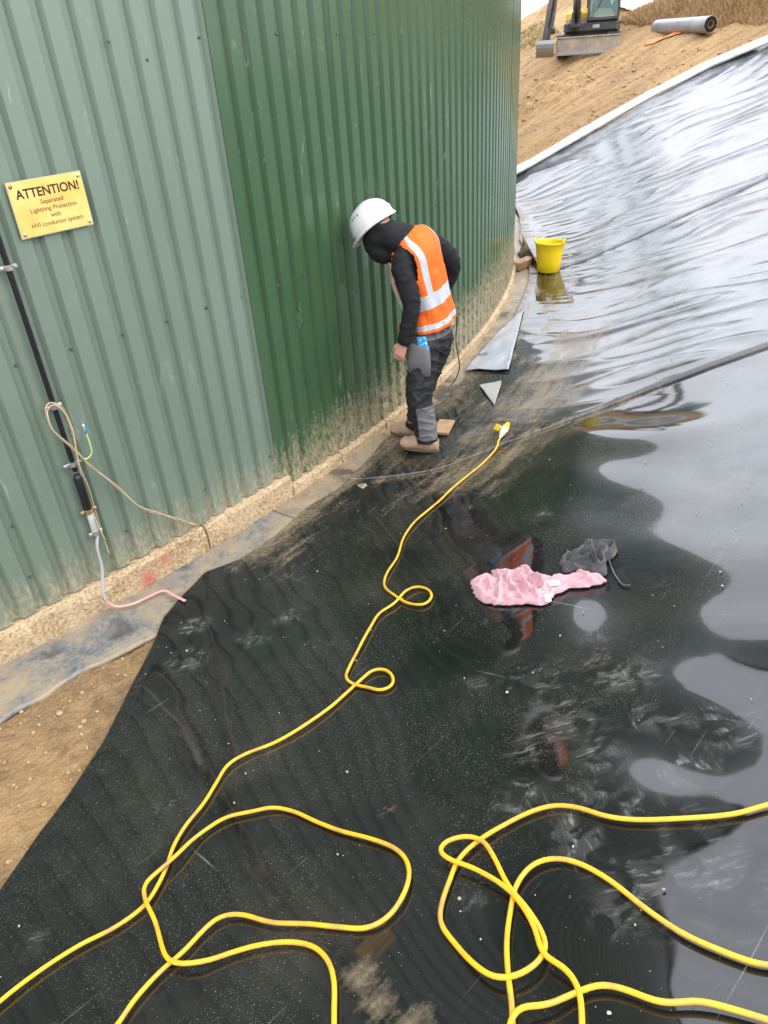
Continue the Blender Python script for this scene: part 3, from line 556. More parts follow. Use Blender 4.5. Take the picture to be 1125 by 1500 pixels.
# plinth: concrete ring segments with open joints
def plinth(u0, u1, i):
    n = 8; us = np.linspace(u0+.006, u1-.006, 70); hh = PL_H if u1 < U0+.15 else PL_D; pr = [(.0, -.15), (.030, -.15), (.036, .0), (.035, hh*.3), (.035, hh*.6), (.034, hh-.022), (.026, hh-.006), (-.10, hh)]
    V = []; rng = np.random.RandomState(i)
    P = np.zeros((len(us), len(pr), 3)); pa = np.zeros((len(us), len(pr)))
    for a, uu in enumerate(us):
        for b, (o_, z) in enumerate(pr):
            R = TR+o_+(0.006*float(perlin(uu*9, z*20, 70)) if 0 < b < 7 else 0)-(.012 if b in (5, 6) and float(perlin(uu*5, 3.3, 73)) > .22 else 0); zz = z+(.010*float(perlin(uu*7, 0, 71)) if b > 4 else 0)
            P[a, b] = (R*math.cos(uu/TR), R*math.sin(uu/TR), zz); 
            pa[a, b] = (1.3*math.exp(-((uu+9.40)/.045)**2-((z-.02)/.06)**2)+.8*math.exp(-((uu+9.27)/.04)**2-((z-.09)/.05)**2)) if z > -.1 else 0
    # end caps by collapsing extra columns
    c0 = P[:1].copy(); c1 = P[-1:].copy(); c0[:, :, :2] *= (TR-.1)/(TR+.03); c1[:, :, :2] *= (TR-.1)/(TR+.03)
    P = np.concatenate([c0, P, c1]); pa = np.concatenate([pa[:1], pa, pa[-1:]])
    return grid('plinth_block', P, M['concrete'], tank, attrs={'paint': pa}, smooth=False)
joints = [U0-5.5, U0-3.6, U0-2.0]
for px, py in [(303, 800), (421, 722), (494, 675), (563, 628), (640, 560), (700, 496)]: a = at(px, py, flat_h); joints.append(float(polar(a[0], a[1])[0])*TR)
while joints[-1] < 22: joints.append(joints[-1]+1.0)
for i in range(len(joints)-1): plinth(joints[i], joints[i+1], i)
V_, F_ = lathe_vf([(TR-.02, TANK_H-.05), (TR+.06, TANK_H-.05), (TR+.07, TANK_H+.05), (TR-.05, TANK_H+.07), (TR*.5, TANK_H+.9), (.05, TANK_H+1.2)], 96)
mk('roof', V_, F_, M['pale'], tank, smooth=False)
# screws on the cladding
sv, sf = lathe_vf([(.0075, 0), (.0075, .0018), (.005, .002), (.005, .0045), (.0001, .0055)], 8)
sme = bpy.data.meshes.new('screw'); sme.from_pydata([tuple(v) for v in sv], [], sf); sme.materials.append(M['screw'])
SCREWS = [(161, 60), (298, 54), (406, 50), (494, 49), (548, 49), (648, 54), (218, 87), (359, 435), (308, 452), (250, 472), (185, 492), (109, 513), (28, 537), (446, 404), (495, 375), (407, 418), (406, 520), (306, 719), (190, 780), (22, 774), (48, 848), (401, 670), (545, 285), (596, 180), (640, 300), (690, 120)]
for px, py in SCREWS:
    p = on_wall(px, py, .012); phi = math.atan2(p[1]-TC[1], p[0]-TC[0]); o = bpy.data.objects.new('screw', sme); COL.objects.link(o); o.parent = tank
    uu = phi*TR; fr = ((uu-U0) % PITCH); dep = -.020 if .090 < fr < .1165 else 0.0
    offb = .0 if uu < U0 else .009
    o.location = ((TR+offb+dep+.001)*math.cos(phi), (TR+offb+dep+.001)*math.sin(phi), p[2]); o.rotation_euler = Matrix(((0, -math.sin(phi), math.cos(phi)), (0, math.cos(phi), math.sin(phi)), (-1, 0, 0))).to_euler()
#%%THINGS
# ------------------------------------------------------------------ sign
def wall_frame(u, z, off):
    phi = u/TR; o = wall_u(u, z, off); return o, phi
o_, phi_s = wall_frame(-9.332, 2.0, .012)
sg = thing('warning_sign', o_, 'yellow attention sign about lightning protection screwed to the pale green cladding', 'sign')
sg.rotation_euler = (math.pi/2, 0, phi_s+math.pi/2)       # local x along wall, y up, z outward
SW, SH = .335, .222
mk('plate', *box_vf(0, 0, .0015, SW, SH, .003, bev=.0006), M['signedge'], sg)
mk('face', *box_vf(0, 0, .0036, SW-.010, SH-.010, .0012), M['sign'], sg)
def text(body, size, x, y, m, name='lettering', bold=0.0, sx=1.0):
    c = bpy.data.curves.new('t', 'FONT'); c.body = body; c.size = size; c.align_x = 'CENTER'; c.align_y = 'CENTER'; c.extrude = .0003; c.offset = bold
    o = bpy.data.objects.new('t', c); COL.objects.link(o); dg = bpy.context.evaluated_depsgraph_get(); me = bpy.data.meshes.new_from_object(o.evaluated_get(dg))
    bpy.data.objects.remove(o); n = link(name, me, m, sg); n.location = (x, y, .0046); n.scale = (sx, 1, 1); return n
text('ATTENTION!', .050, 0.004, .058, M['ink'], bold=.0011, sx=.96)
for t_, y in (('Separated', .019), ('Lightning Protection', -.010), ('with', -.038), ('HVI conductor system', -.068)): text(t_, .0255, .008, y, M['ink2'], bold=.0002, sx=1.02)
for sx_, sy_ in ((-1, -1), (-1, 1), (1, -1), (1, 1)):
    V_, F_ = lathe_vf([(.008, 0), (.008, .002), (.005, .004), (.0001, .005)], 10, (sx_*.150, sy_*.094, .0043)); mk('screw', V_, F_, M['screwbright'] if (sx_, sy_) != (-1, 1) else M['brass'], sg, smooth=True)

# ------------------------------------------------------------------ lightning conductor on the wall
UC = -9.598
lc = thing('lightning_conductor', wall_u(UC, 0, .03), 'black lightning conductor pipe clamped to the pale green cladding', 'conductor pipe')
L0 = np.array(lc.location)
def lv(vf): return local(vf[0], L0), vf[1]
mk('pipe', *lv(tube_vf(spline([wall_u(UC, z, .034) for z in (5.2, 3.5, 2.4, 1.6, 1.0, .82)], 6), .0125, 12)), M['pipe'], lc, True)
mk('sleeve', *lv(tube_vf([wall_u(UC, z, .034) for z in (.80, .78, .70, .60, .585)], [.013, .021, .021, .021, .014], 12)), M['pipe'], lc, True)
for z, w, mm in ((1.80, .05, 'galv'), (1.165, .05, 'galv'), (.86, .07, 'galv'), (.59, .058, 'brass'), (.455, .046, 'galv')):
    c = wall_u(UC, z, .034); rot = Matrix.Rotation(UC/TR+math.pi/2, 3, 'Z')
    parts = [lv(tube_vf([wall_u(UC, z-.011, .034), wall_u(UC, z+.011, .034)], .020 if mm != 'brass' else .024, 12)), lv(box_vf(c[0], c[1], c[2], w+.03, .012, .020, rot, .003))]
    for e in (-1, 1): q = c+np.array(rot@Vector((e*(w/2+.004), -.006, 0))); parts.append(lv(ell_vf(q, (.007, .007, .007), nu=8, nv=5)))
    mk('clamp', *join(*parts), M[mm], lc)
mk('strap', *lv(tube_vf([wall_u(UC+.0, z, .036) for z in (.58, .52, .46, .44)], [(.010, .017), (.010, .018), (.012, .020), (.008, .014)], 12, ref=wall_u(UC, 0, 1)-wall_u(UC, 0, 0))), M['strap'], lc, True)
w1 = [wall_u(UC+.01, .45, .036), on_wall(142, 800, .045), on_wall(149, 830, .05), on_wall(150, 852, .06), on_wall(151, 868, .07)]
gpts = [on_wall(155, 880, .08), on_wall(170, 888, .10), at(196, 888, flat_h), at(218, 878, flat_h), at(240, 869, flat_h), at(258, 877, flat_h), at(272, 884, flat_h)]
gpts = [g+np.array([0, 0, .0 if i < 2 else .018]) for i, g in enumerate(gpts)]
mk('tube', *lv(tube_vf(spline(w1+[gpts[0]], 8), [(.006, .010)]*41, 10)), M['strap'], lc, True)
gp_ = spline(gpts, 10); mk('tube_end', *lv(tube_vf(gp_, [(.005, .009)]*len(gp_), 10)), M['pinktube'], lc, True)
# beige cord
cord = thing('cord', on_wall(75, 595, .06), 'beige cord looped over the conductor clamp, one end tied to the plinth', 'cord'); K0 = np.array(cord.location)
def cv(vf): return local(vf[0], K0), vf[1]
c1 = [(289, 768), (262, 763), (235, 752), (205, 742), (180, 722), (155, 700), (128, 680), (115, 663), (98, 648), (76, 628), (68, 608), (67, 597), (74, 590), (88, 594), (98, 608), (108, 636), (112, 665), (120, 700), (133, 740), (146, 775), (155, 792)]
c2 = [(288, 771), (258, 759), (210, 746), (172, 712), (140, 688), (118, 668), (100, 652), (80, 634), (71, 614), (70, 600), (78, 593), (90, 599), (102, 622), (110, 650), (116, 680), (130, 715), (141, 752), (152, 788), (160, 812)]
for j, (cc_) in enumerate((c1, c2)):
    P = [on_wall(x, y, .030+.022*math.sin(i*.9+j)**2+(.03 if 590 < y < 700 and x < 120 else 0)) for i, (x, y) in enumerate(cc_)]
    mk('strand', *cv(tube_vf(spline(P, 6), .0032, 7)), M['rope'], cord, True)
gw = thing('earth_wire', on_wall(135, 655, .03), 'short green and yellow wire with a blue tip curling off the clamp', 'wire'); G0 = np.array(gw.location)
P = spline([on_wall(118, 670, .04), on_wall(127, 672, .045), on_wall(134, 664, .05), on_wall(131, 648, .05), on_wall(126, 634, .045)], 8)
mk('wire', local(tube_vf(P, .0036, 8)[0], G0), tube_vf(P, .0036, 8)[1], M['ygreen'], gw, True)
P = [on_wall(126, 635, .045), on_wall(123, 625, .045)]; mk('tip', local(tube_vf(P, .0045, 8)[0], G0), tube_vf(P, .0045, 8)[1], M['blue'], gw, True)
P = [on_wall(123, 625.5, .045), on_wall(121.5, 621.5, .045)]; mk('ferrule', local(tube_vf(P, .005, 8)[0], G0), tube_vf(P, .005, 8)[1], M['label'], gw, True)

# ------------------------------------------------------------------ cables lying on the liner
def lay(pts, r, n=10, hf=H, wob=.0):
    """pixels -> points on the sheet; crossings ride over each other"""
    W_ = np.array([at(x, y, flat_h)[:2] if isinstance(x, (int, float)) else x for x, y in pts]); Q = spline(np.c_[W_, np.zeros(len(W_))], n)[:, :2]
    d = np.r_[0, np.cumsum(np.linalg.norm(np.diff(Q, axis=0), axis=1))]; k = max(int(d[-1]/.012), 8); t = np.linspace(0, d[-1], k)
    Q = np.c_[np.interp(t, d, Q[:, 0]), np.interp(t, d, Q[:, 1])]
    for _ in range(3): Q[1:-1] = Q[1:-1]*.5+.25*(Q[:-2]+Q[2:])
    z = np.zeros(k)
    for i in range(60, k):
        j = Q[:i-50]; dd = np.hypot(j[:, 0]-Q[i, 0], j[:, 1]-Q[i, 1]); m = dd < 2.2*r
        if m.any(): z[i] = max(z[i], (z[:i-50][m]).max()+2.0*r)
    zz = z.copy()
    for i in range(k):
        a, b = max(0, i-7), min(k, i+8); zz[i] = z[a:b].max()
    ker = np.exp(-np.linspace(-2, 2, 17)**2); ker /= ker.sum(); zz = np.convolve(np.pad(zz, 8, 'edge'), ker, 'valid')
    hz = hf(Q[:, 0], Q[:, 1]); hs = np.convolve(np.pad(hz, 8, 'edge'), ker, 'valid'); hz = np.maximum(hz, hs)
    return np.c_[Q, hz+r*.95+.006+zz+wob*(.5+perlin(t/.22, t*0, 80))**2]
def z8(x, y): return (500+x/1.8, 1000+y/1.8)
def z7(x, y): return (x/1.875, 800+y/1.875)
run = [(733, 646), (727, 660), (712, 678), (680, 703), (645, 735), (610, 765), (592, 790), (582, 820), (565, 848), (564, 864), (578, 876), (600, 888), (622, 889), (632, 879), (628, 868), (612, 864), (596, 870), (578, 888), (556, 902), (543, 922), (528, 950), (512, 980), (507, 995), (516, 1004), (540, 1010), (560, 1014), (574, 1008), (575, 994), (562, 984), (546, 986), (530, 998), (512, 1014), (480, 1042), (440, 1070), (400, 1092), (360, 1108), (335, 1124), (318, 1150), (300, 1180), (272, 1215), (255, 1245), (245, 1275), (228, 1310), (212, 1332), (170, 1362), (120, 1387), (60, 1425), (0, 1472), (-60, 1530), (-40, 1640), (60, 1640), (140, 1550), (178, 1500), (200, 1468), (240, 1425), (270, 1400), (300, 1368), (322, 1350), (350, 1345), (400, 1358), (450, 1360), (500, 1366), (540, 1368), (570, 1352), (590, 1325), (600, 1295), (597, 1270), (580, 1250), (545, 1235), (500, 1222), (465, 1208), (430, 1192), (400, 1187), (370, 1193), (330, 1203), (290, 1230), (260, 1262), (235, 1285), (216, 1305), (216, 1325), (230, 1356), (240, 1392), (248, 1412), (265, 1420), (300, 1416), (340, 1402), (385, 1390), (430, 1387), (462, 1395), (482, 1415), (491, 1445), (491, 1500), (500, 1600), (640, 1680), (740, 1590)]
run += [z8(*p) for p in [(450, 900), (440, 800), (435, 700), (448, 600), (460, 550), (500, 500), (550, 482), (610, 488), (700, 530), (800, 600), (900, 660), (1000, 700), (1125, 735)]]
run += [(1180, 1400), (1230, 1340), (1220, 1240), (1170, 1180)]
run += [z8(*p) for p in [(1125, 332), (1040, 358), (900, 375), (760, 383), (690, 375), (620, 352), (560, 345), (500, 358), (430, 390), (360, 432), (310, 480), (285, 540), (265, 600), (262, 650), (300, 705), (350, 765), (400, 800), (450, 800), (510, 765), (538, 715), (530, 680), (490, 620), (440, 560), (400, 480), (370, 437), (330, 427), (280, 440), (258, 465), (290, 490), (340, 508), (430, 560), (480, 615), (512, 680), (530, 740), (590, 780), (622, 830), (630, 900)]]
run += [(845, 1560), (800, 1600), (745, 1560)]+[z8(*p) for p in [(460, 890), (540, 875), (610, 840), (680, 815), (740, 825), (840, 860), (940, 850), (1040, 868), (1125, 890), (1250, 920)]]
CR = .0062
cpts = lay(run, CR, 8, wob=.006)
ext = thing('extension_cable', cpts[0], 'long yellow extension cable snaking in loops across the black liner', 'extension cable'); E0 = np.array(ext.location)
mk('cable', local(tube_vf(cpts, CR, 10)[0], E0), tube_vf(cpts, CR, 10)[1], M['yellow'], ext, True)
# socket on the extension, plug on the tool lead
A_ = cpts[0]; B_ = at(741, 632); B_ = B_+np.array([0, 0, .035]); dr = B_-A_; dr /= np.linalg.norm(dr)
def seg(a, b): return [A_+dr*a, A_+dr*b]
def ev(vf): return local(vf[0], E0), vf[1]
mk('gland', *ev(tube_vf(seg(-.012, .03), [.010, .016], 14)), M['clearplastic'], ext, True)
mk('socket', *ev(tube_vf([A_+dr*t for t in (.025, .03, .07, .075, .09, .092)], [.016, .021, .023, .029, .029, .02], 16)), M['clearplastic'], ext, True)
mk('socket_lid', *ev(box_vf(*(A_+dr*.085+np.array([-.045, .012, .015])), .05, .012, .045, Matrix.Rotation(.5, 3, 'Y'), .005)), M['yplastic'], ext)
J = A_+dr*.10
blk = [tuple(at(x, y)[:2]) for x, y in []]
bp = [(744, 626), (730, 624), (705, 623), (680, 626), (655, 628), (642, 622), (634, 612)]
lead_ground = lay([(744, 626), (732, 624), (705, 623), (680, 625), (662, 624), (648, 616), (640, 610), (652, 597), (668, 589), (680, 594), (681, 602), (673, 607), (672, 614), (664, 622), (650, 622), (640, 614), (634, 606), (640, 596), (650, 582), (660, 570)], .0042, 8, wob=.01)
up = [depth(669, 552, 5.35), depth(673, 538, 5.2), depth(671, 520, 5.12), depth(668, 500, 5.05), depth(669, 470, 5.0), depth(668, 456, 4.97), depth(661, 448, 4.93), depth(650, 446, 4.90)]
lead = thing('tool_lead', lead_ground[0], 'thin black cable with a yellow plug, looped behind the boots and rising to the belt', 'power lead'); T0 = np.array(lead.location)
lp = np.vstack([[A_+dr*.165, A_+dr*.18+np.array([.01, .01, 0])], lead_ground[3:]]); lp = np.vstack([lp[:-1], spline(np.vstack([lp[-1:], up]), 8)])
mk('cable', local(tube_vf(lp, .0042, 8)[0], T0), tube_vf(lp, .0042, 8)[1], M['sheen'], lead, True)
mk('plug', *(lambda vf: (local(vf[0], T0), vf[1]))(tube_vf([A_+dr*t for t in (.094, .097, .125, .13, .165, .172)], [.024, .027, .026, .020, .015, .008], 14)), M['yplastic'], lead, True)

# ------------------------------------------------------------------ bucket
bc = at(803, 397); bk = thing('bucket', bc, 'bright yellow plastic tub standing on the liner beside the tank', 'bucket')
prf = [(.001, .012), (.130, .012), (.138, .0), (.146, .006), (.160, .12), (.176, .25), (.186, .335), (.196, .345), (.199, .357), (.193, .364), (.186, .357), (.179, .335), (.168, .25), (.140, .025), (.001, .02)]
mk('tub', *lathe_vf(prf, 40), M['bucket'], bk, True)
for e in (-1, 1):
    P = [(-.055, e*.188+0, .350), (-.05, e*.198, .375), (-.03, e*.204, .392), (.03, e*.204, .392), (.05, e*.198, .375), (.055, e*.188, .350)]
    mk('handle', *tube_vf(spline(P, 5), .009, 8), M['bucket'], bk, True)
bk.rotation_euler = (0, .03, .9); bk.scale = (.9, .9, .95)
# folded liner flap and timber offcut behind it
fl = []; a0, a1 = at(757, 372, flat_h), at(787, 404, flat_h)
n = 24
for i in range(n):
    t = i/(n-1); c = a0*(1-t)+a1*t; w = .34*(1-t)+.05; row = []
    side = np.array([.86, .5, 0])*1.0
    for j in range(10):
        v = j/9; ang = v*math.pi*.95; row.append(c+side*(math.sin(ang)*.05*(1-.6*t))+np.array([0, 0, .01+w*.62*(1-math.cos(ang))*.5]) + side*v*.06)
    fl.append(row)
fo = grid('liner_flap', np.array(fl), M['liner'], attrs={k: np.zeros((n, 10)) for k in ('mud', 'smear', 'dust', 'dust_sheen')}); fo.modifiers.new('s', 'SOLIDIFY').thickness = .006
tag(fo, 'curled up liner edge standing between the tank and the yellow bucket', 'liner flap')
wp = at(766, 392, flat_h); V_, F_ = box_vf(0, 0, .05, .11, .34, .10, Matrix.Rotation(-.75, 3, 'Z'), .008)
o = mk('timber_block', V_, F_, M['wood']); o.location = tuple(wp); tag(o, 'short wet timber block between the tank foot and the curled liner', 'timber block')
# thin pale scraps of film and the board behind the boots
def scrap(name, px, m, label, cat, up=.006, n=18, amp=.006):
    C_ = [at(*p) for p in px]; q0, q1, q2, q3 = C_
    P = np.zeros((n, n, 3))
    for i in range(n):
        for j in range(n):
            a, b = i/(n-1), j/(n-1); p = (q0*(1-a)+q1*a)*(1-b)+(q3*(1-a)+q2*a)*b
            P[i, j] = (p[0], p[1], float(H(p[0], p[1]))+up+amp*(.75+float(perlin(p[0]/.12, p[1]/.12, 90))))
    o = grid(name, P, m); o.modifiers.new('s', 'SOLIDIFY').thickness = .003; return tag(o, label, cat)
scrap('film_sheet', [(680, 545), (722, 498), (768, 452), (745, 545)], M['scrap'], 'pale blue grey sheet corner lying beyond the worker at the liner edge', 'plastic sheet', up=.008, amp=.020)
scrap('film_scrap', [(702, 566), (734, 560), (734, 566), (724, 596)], M['scrap'], 'small pale triangle of film on the black liner', 'plastic scrap', up=.010)
b0 = at(650, 632, flat_h); V_, F_ = box_vf(0, 0, .012, .12, .22, .022, Matrix.Rotation(-.35, 3, 'Z'), .003); o = mk('board_offcut', V_, F_, M['card']); o.location = (b0[0], b0[1], float(H(b0[0], b0[1]))+.012); tag(o, 'tan board offcut lying just behind the near boot', 'board')

# ------------------------------------------------------------------ cloths
def cloth(name, poly, m, label, cat, ridges, seed, n=70, thick=.0022, base=.006, wr=.004):
    """crumpled cloth: an irregular outline filled by a sheet thrown into rounded folds (pixel polylines, radius, height)"""
    O = np.array([at(x, y, flat_h)[:2] for x, y in poly]); c = O.mean(0); Q = spline(np.c_[np.vstack([O, O[:1]]), np.zeros(len(O)+1)], 10)[:-1, :2]; k = len(Q); Q = Q+(Q-c)*(.10*perlin(Q[:, 0]/.035, Q[:, 1]/.035, seed+12)[:, None]); rr = np.linspace(0, 1, n)**.85
    RG = [(np.array([at(x, y, flat_h)[:2] for x, y in pl]), r, h) for pl, r, h in ridges]
    P = np.zeros((k, n, 3)); R_ = rr[None, :]; X = c[0]+(Q[:, :1]-c[0])*R_; Y = c[1]+(Q[:, 1:]-c[1])*R_
    wx = X+.018*perlin(X/.06, Y/.06, seed+3); wy = Y+.018*perlin(X/.06, Y/.06, seed+4); Z = np.zeros_like(X)
    for pts, r, h in RG:
        d = np.full(X.shape, 9.0)
        for a, b in zip(pts[:-1], pts[1:]):
            ab = b-a; t = np.clip(((wx-a[0])*ab[0]+(wy-a[1])*ab[1])/(ab@ab), 0, 1); d = np.minimum(d, np.hypot(wx-a[0]-t*ab[0], wy-a[1]-t*ab[1]))
        f = .62*h*np.clip(1-(d/r), 0, 1)**.75; Z = np.maximum(Z, f)+.25*np.minimum(Z, f)
    Z = Z+.016*np.clip(1-np.abs(perlin(wx/.055+wy*6, wy/.11, seed+6))*3, 0, 1)**1.4+.008*np.clip(1-np.abs(perlin(wx/.035, wy/.03-wx*9, seed+7))*3, 0, 1)**1.4
    for _ in range(1): Z = .5*Z+.125*(np.roll(Z, 1, 0)+np.roll(Z, -1, 0))+.25*np.concatenate([Z[:, 1:], Z[:, -1:]], 1)
    e = np.clip((1-R_)*6, 0, 1)**.6; nse = wr*(perlin(wx/.035, wy/.05, seed)+.5*perlin(wx/.015, wy/.02, seed+1))
    Z = H(X, Y)+.008+(base+Z+nse)*e; P = np.stack([X, Y, np.maximum(Z, H(X, Y)+.008)], -1)
    o = grid(name, P, m, closed=True); o.modifiers.new('s', 'SOLIDIFY').thickness = thick; return tag(o, label, cat)
pk = cloth('pink_cloth', [(690, 853), (704, 846), (722, 852), (720, 838), (745, 840), (766, 832), (785, 846), (800, 856), (832, 842), (862, 840), (889, 847), (862, 856), (832, 862), (808, 878), (802, 888), (770, 889), (735, 890), (708, 884), (693, 870)], M['pink'], 'crumpled pink cloth with white labels lying on the wet black liner', 'cloth',
    [([(889, 848), (850, 848), (815, 858), (790, 874)], .030, .050), ([(800, 862), (778, 852), (765, 842)], .035, .060), ([(765, 845), (740, 848), (722, 843)], .022, .038), ([(760, 852), (772, 868), (790, 882)], .016, .040), ([(740, 852), (752, 868), (765, 884)], .014, .034),
     ([(735, 850), (728, 866), (732, 884)], .014, .030), ([(718, 858), (705, 856), (695, 862), (706, 880)], .020, .030), ([(715, 884), (745, 888), (790, 887)], .018, .022), ([(862, 852), (835, 858), (810, 870)], .014, .038), ([(845, 844), (870, 844)], .012, .035)], 5)
lb = at(811, 868); V_, F_ = box_vf(0, 0, .02, .045, .022, .002, Matrix.Rotation(.35, 3, 'X')); o = mk('cloth_label', V_, F_, M['label'], pk); o.location = tuple(lb+np.array([0, 0, .030]))
lb = at(802, 884); V_, F_ = box_vf(0, 0, .012, .022, .035, .002, Matrix.Rotation(.3, 3, 'X')); o = mk('cloth_label', V_, F_, M['label'], pk); o.location = tuple(lb+np.array([0, 0, .018]))
gl = cloth('grey_cloth', [(820, 826), (828, 816), (845, 808), (862, 800), (885, 802), (904, 803), (900, 814), (888, 822), (890, 836), (872, 842), (850, 836), (826, 838)], M['greycloth'], 'bunched dark grey cloth beside the pink one, a drawstring trailing from it', 'cloth',
    [([(824, 832), (850, 836), (880, 836)], .024, .055), ([(822, 826), (832, 814), (850, 806), (864, 804)], .018, .060), ([(840, 822), (852, 814), (868, 812)], .012, .075), ([(838, 828), (856, 824), (870, 818)], .010, .065), ([(866, 806), (885, 806), (902, 807)], .020, .075), ([(884, 812), (882, 824), (880, 838)], .024, .070), ([(862, 810), (870, 822), (874, 840)], .012, .080), ([(900, 806), (890, 816)], .016, .06)], 9)
sp_ = lay([(892, 818), (898, 832), (905, 842), (914, 851), (924, 850)], .004, 8); mk('drawstring', tube_vf(sp_, .004, 7)[0], tube_vf(sp_, .004, 7)[1], M['greycloth'], gl, True)

# ------------------------------------------------------------------ far edge: white fabric roll, liner roll, excavator
ss_ = np.linspace(.6, 7.4, 90); P = []
for k, s in enumerate(ss_):
    ph = np.interp(s, [1.18, 2.52, 3.93, 5.06, 5.91, 7.4], [13.0, 13.62, 13.85, 13.3, 12.1, 10.0])*D2R+.004; x, y = cart(ph, s); P.append((x, y, float(base_h(np.array(s)))+.15))
V_, F_ = tube_vf(P, [(.055+.005*math.sin(k*.23+1), .165+.012*math.sin(k*.31)) for k in range(90)], 18)
V_ = [(v[0], v[1], v[2]+.010*float(perlin(v[0]/.25, v[1]/.25+v[2]*3, 95))) for v in V_]
tag(mk('fabric_roll', V_, F_, M['white_geo'], smooth=True), 'long white rolled fabric edge running up the far side of the liner', 'fabric roll')
# roll of liner
e0 = at(958, 53, soil2); e1 = at(1042, 44, soil2); dr2 = e1-e0; Lr = np.linalg.norm(dr2); ax = math.atan2(dr2[1], dr2[0])
ax = ax-.35
rl = thing('liner_roll', (e1+e0)/2, 'shiny black roll of liner lying on the slope at upper right, hollow end facing right', 'liner roll', ax)
R0 = .155; Lh = 1.0
def xl(prof, n=32):
    V, Fc = lathe_vf(prof, n); return [(v[2], v[0], v[1]) for v in V], Fc
mk('sheet_wrap', *xl([(.08, -Lh), (R0, -Lh), (R0+.004, -Lh+.02), (R0, 0), (R0, Lh-.02), (R0-.005, Lh), (.08, Lh)]), M['wrap'], rl, True)
for k_ in range(5):
    rr = .145-k_*.014; mk('wound_layer', *xl([(rr, Lh-.002), (rr, Lh+.006+.003*k_), (rr-.012, Lh+.006+.003*k_), (rr-.012, Lh-.002)]), M['roll'], rl)
mk('core', *xl([(.075, Lh-.3), (.075, Lh+.01), (.06, Lh+.01), (.06, Lh-.3)]), M['core'], rl)
for ch in rl.children: ch.location = (0, 0, R0-.02)
oc = at(972, 55, soil2); og = np.array([[(oc[0]+a*.95-.45+b*.12, oc[1]+a*-.62+b*.24-.08, 0) for b in np.linspace(0, 1, 14)] for a in np.linspace(0, 1, 26)])
og[:, :, 2] = soil2(og[:, :, 0], og[:, :, 1])+.035+.02*perlin(og[:, :, 0]/.2, og[:, :, 1]/.2, 97)
o = grid('orange_sheet', og, M['orangesheet']); o.modifiers.new('s', 'SOLIDIFY').thickness = .01; tag(o, 'dusty orange sheet under the black liner roll', 'plastic sheet')
# pale sheets on the bank behind the excavator
bs = np.zeros((70, 26, 3))
for i, a in enumerate(np.linspace(0, 1, 70)):
    for j, b in enumerate(np.linspace(0, 1, 26)):
        t = -3.4+a*8.0; v = 1.35+3.6*b; x = 6.75+.31*t+.95*v; y = 21.9-.95*t+.31*v; bs[i, j] = (x, y, 0)
bs[:, :, 2] = soil2(bs[:, :, 0], bs[:, :, 1])+.10+.12*fbm(bs[:, :, 0]/1.1, bs[:, :, 1]/.5, 3, 98)
o = grid('bank_sheet', bs, M['pale_geo']); o.modifiers.new('s', 'SOLIDIFY').thickness = .02; tag(o, 'dirty white fabric sheet spread along the bank behind the excavator', 'fabric sheet')

# excavator
xa = math.atan2(*ray(862, 50)[:2]); XD = 21.6; xp = np.array([math.sin(xa)*XD, math.cos(xa)*XD]); xz = float(soil2(xp[0], xp[1]))
ex = thing('excavator', (xp[0], xp[1], xz-.02), 'yellow and grey mini excavator with its blade toward the liner, bucket on the soil', 'excavator', -xa+.04); ex.scale = (.74, .74, .74)
def exb(name, cx, cy, cz, sx, sy, sz, m, rot=None, bev=.03, parent=None): return mk(name, *box_vf(cx, cy, cz, sx, sy, sz, rot, bev), M[m], parent or ex)
# local: x right in view, y away from the camera, z up
for e in (-1, 1):
    pts = []; Rt = .30
    V = []; Fc = []; n = 28; prof_ = []
    for k in range(n):
        t = 2*math.pi*k/n; yy = math.cos(t)*Rt+(.85 if math.cos(t) > 0 else -.85); zz = Rt+math.sin(t)*Rt; prof_.append((yy, zz))
    for sx in (-.20, .20):
        for (yy, zz) in prof_: V.append((e*.78+sx, yy+.9, zz))
    for k in range(n): Fc.append((k, (k+1) % n, n+(k+1) % n, n+k))
    Fc.append(tuple(range(n-1, -1, -1))); Fc.append(tuple(range(n, 2*n))); tr = mk('track', V, Fc, M['black'], ex)
    for k in range(0, 26):
        yy = -.75+k*.06*1.1; 
    for k in range(8): V_, F_ = box_vf(e*.78, -.22-.02, .10+k*.065, .42, .03, .03, None, 0); mk('track_pad', V_, F_, M['exgrey'], tr)
exb('undercarriage', 0, .9, .42, 1.2, 1.6, .35, 'exgrey')
bl = exb('blade', .0, -.62, .28, 1.95, .07, .42, 'exblade', Matrix.Rotation(-.12, 3, 'X'), .02)
mk('cutting_edge', *box_vf(0, -.66, .06, 1.97, .05, .08, None, .008), M['steel'], bl)
mk('top_lip', *box_vf(0, -.60, .50, 1.95, .12, .04, None, .01), M['exblade'], bl)
for e in (-1, 1): exb('blade_arm', e*.45, -.2, .30, .12, .8, .14, 'exgrey')
hs = exb('house', .10, .95, .76, 1.75, 1.9, .40, 'exgrey', None, .10)
exb('engine_cover', -.28, 1.35, 1.06, .9, 1.0, .42, 'exyellow', None, .12); exb('side_panel', -.45, .45, 1.06, .34, .8, .30, 'exyellow', None, .08)
cab_dz = -.32
exb('number_plate', .22, -.02, .76, .22, .02, .10, 'galv', None, .004)
for k in range(3): exb('reflector', .88, -.015, .66+k*.08, .03, .02, .03, 'label' if False else 'galv', None, .004)
cb = thing('x', (0, 0, 0), 'x', 'x') if False else None
cab = exb('cab', .42, .52, 1.28, .98, 1.15, .10, 'exgrey', None, .02)
for (cx, cy) in ((-.04, -.02), (.88, -.02), (-.04, 1.06), (.88, 1.06)): mk('pillar', *box_vf(cx, cy, 2.0, .07, .07, 1.40, None, .015), M['exgrey'], cab)
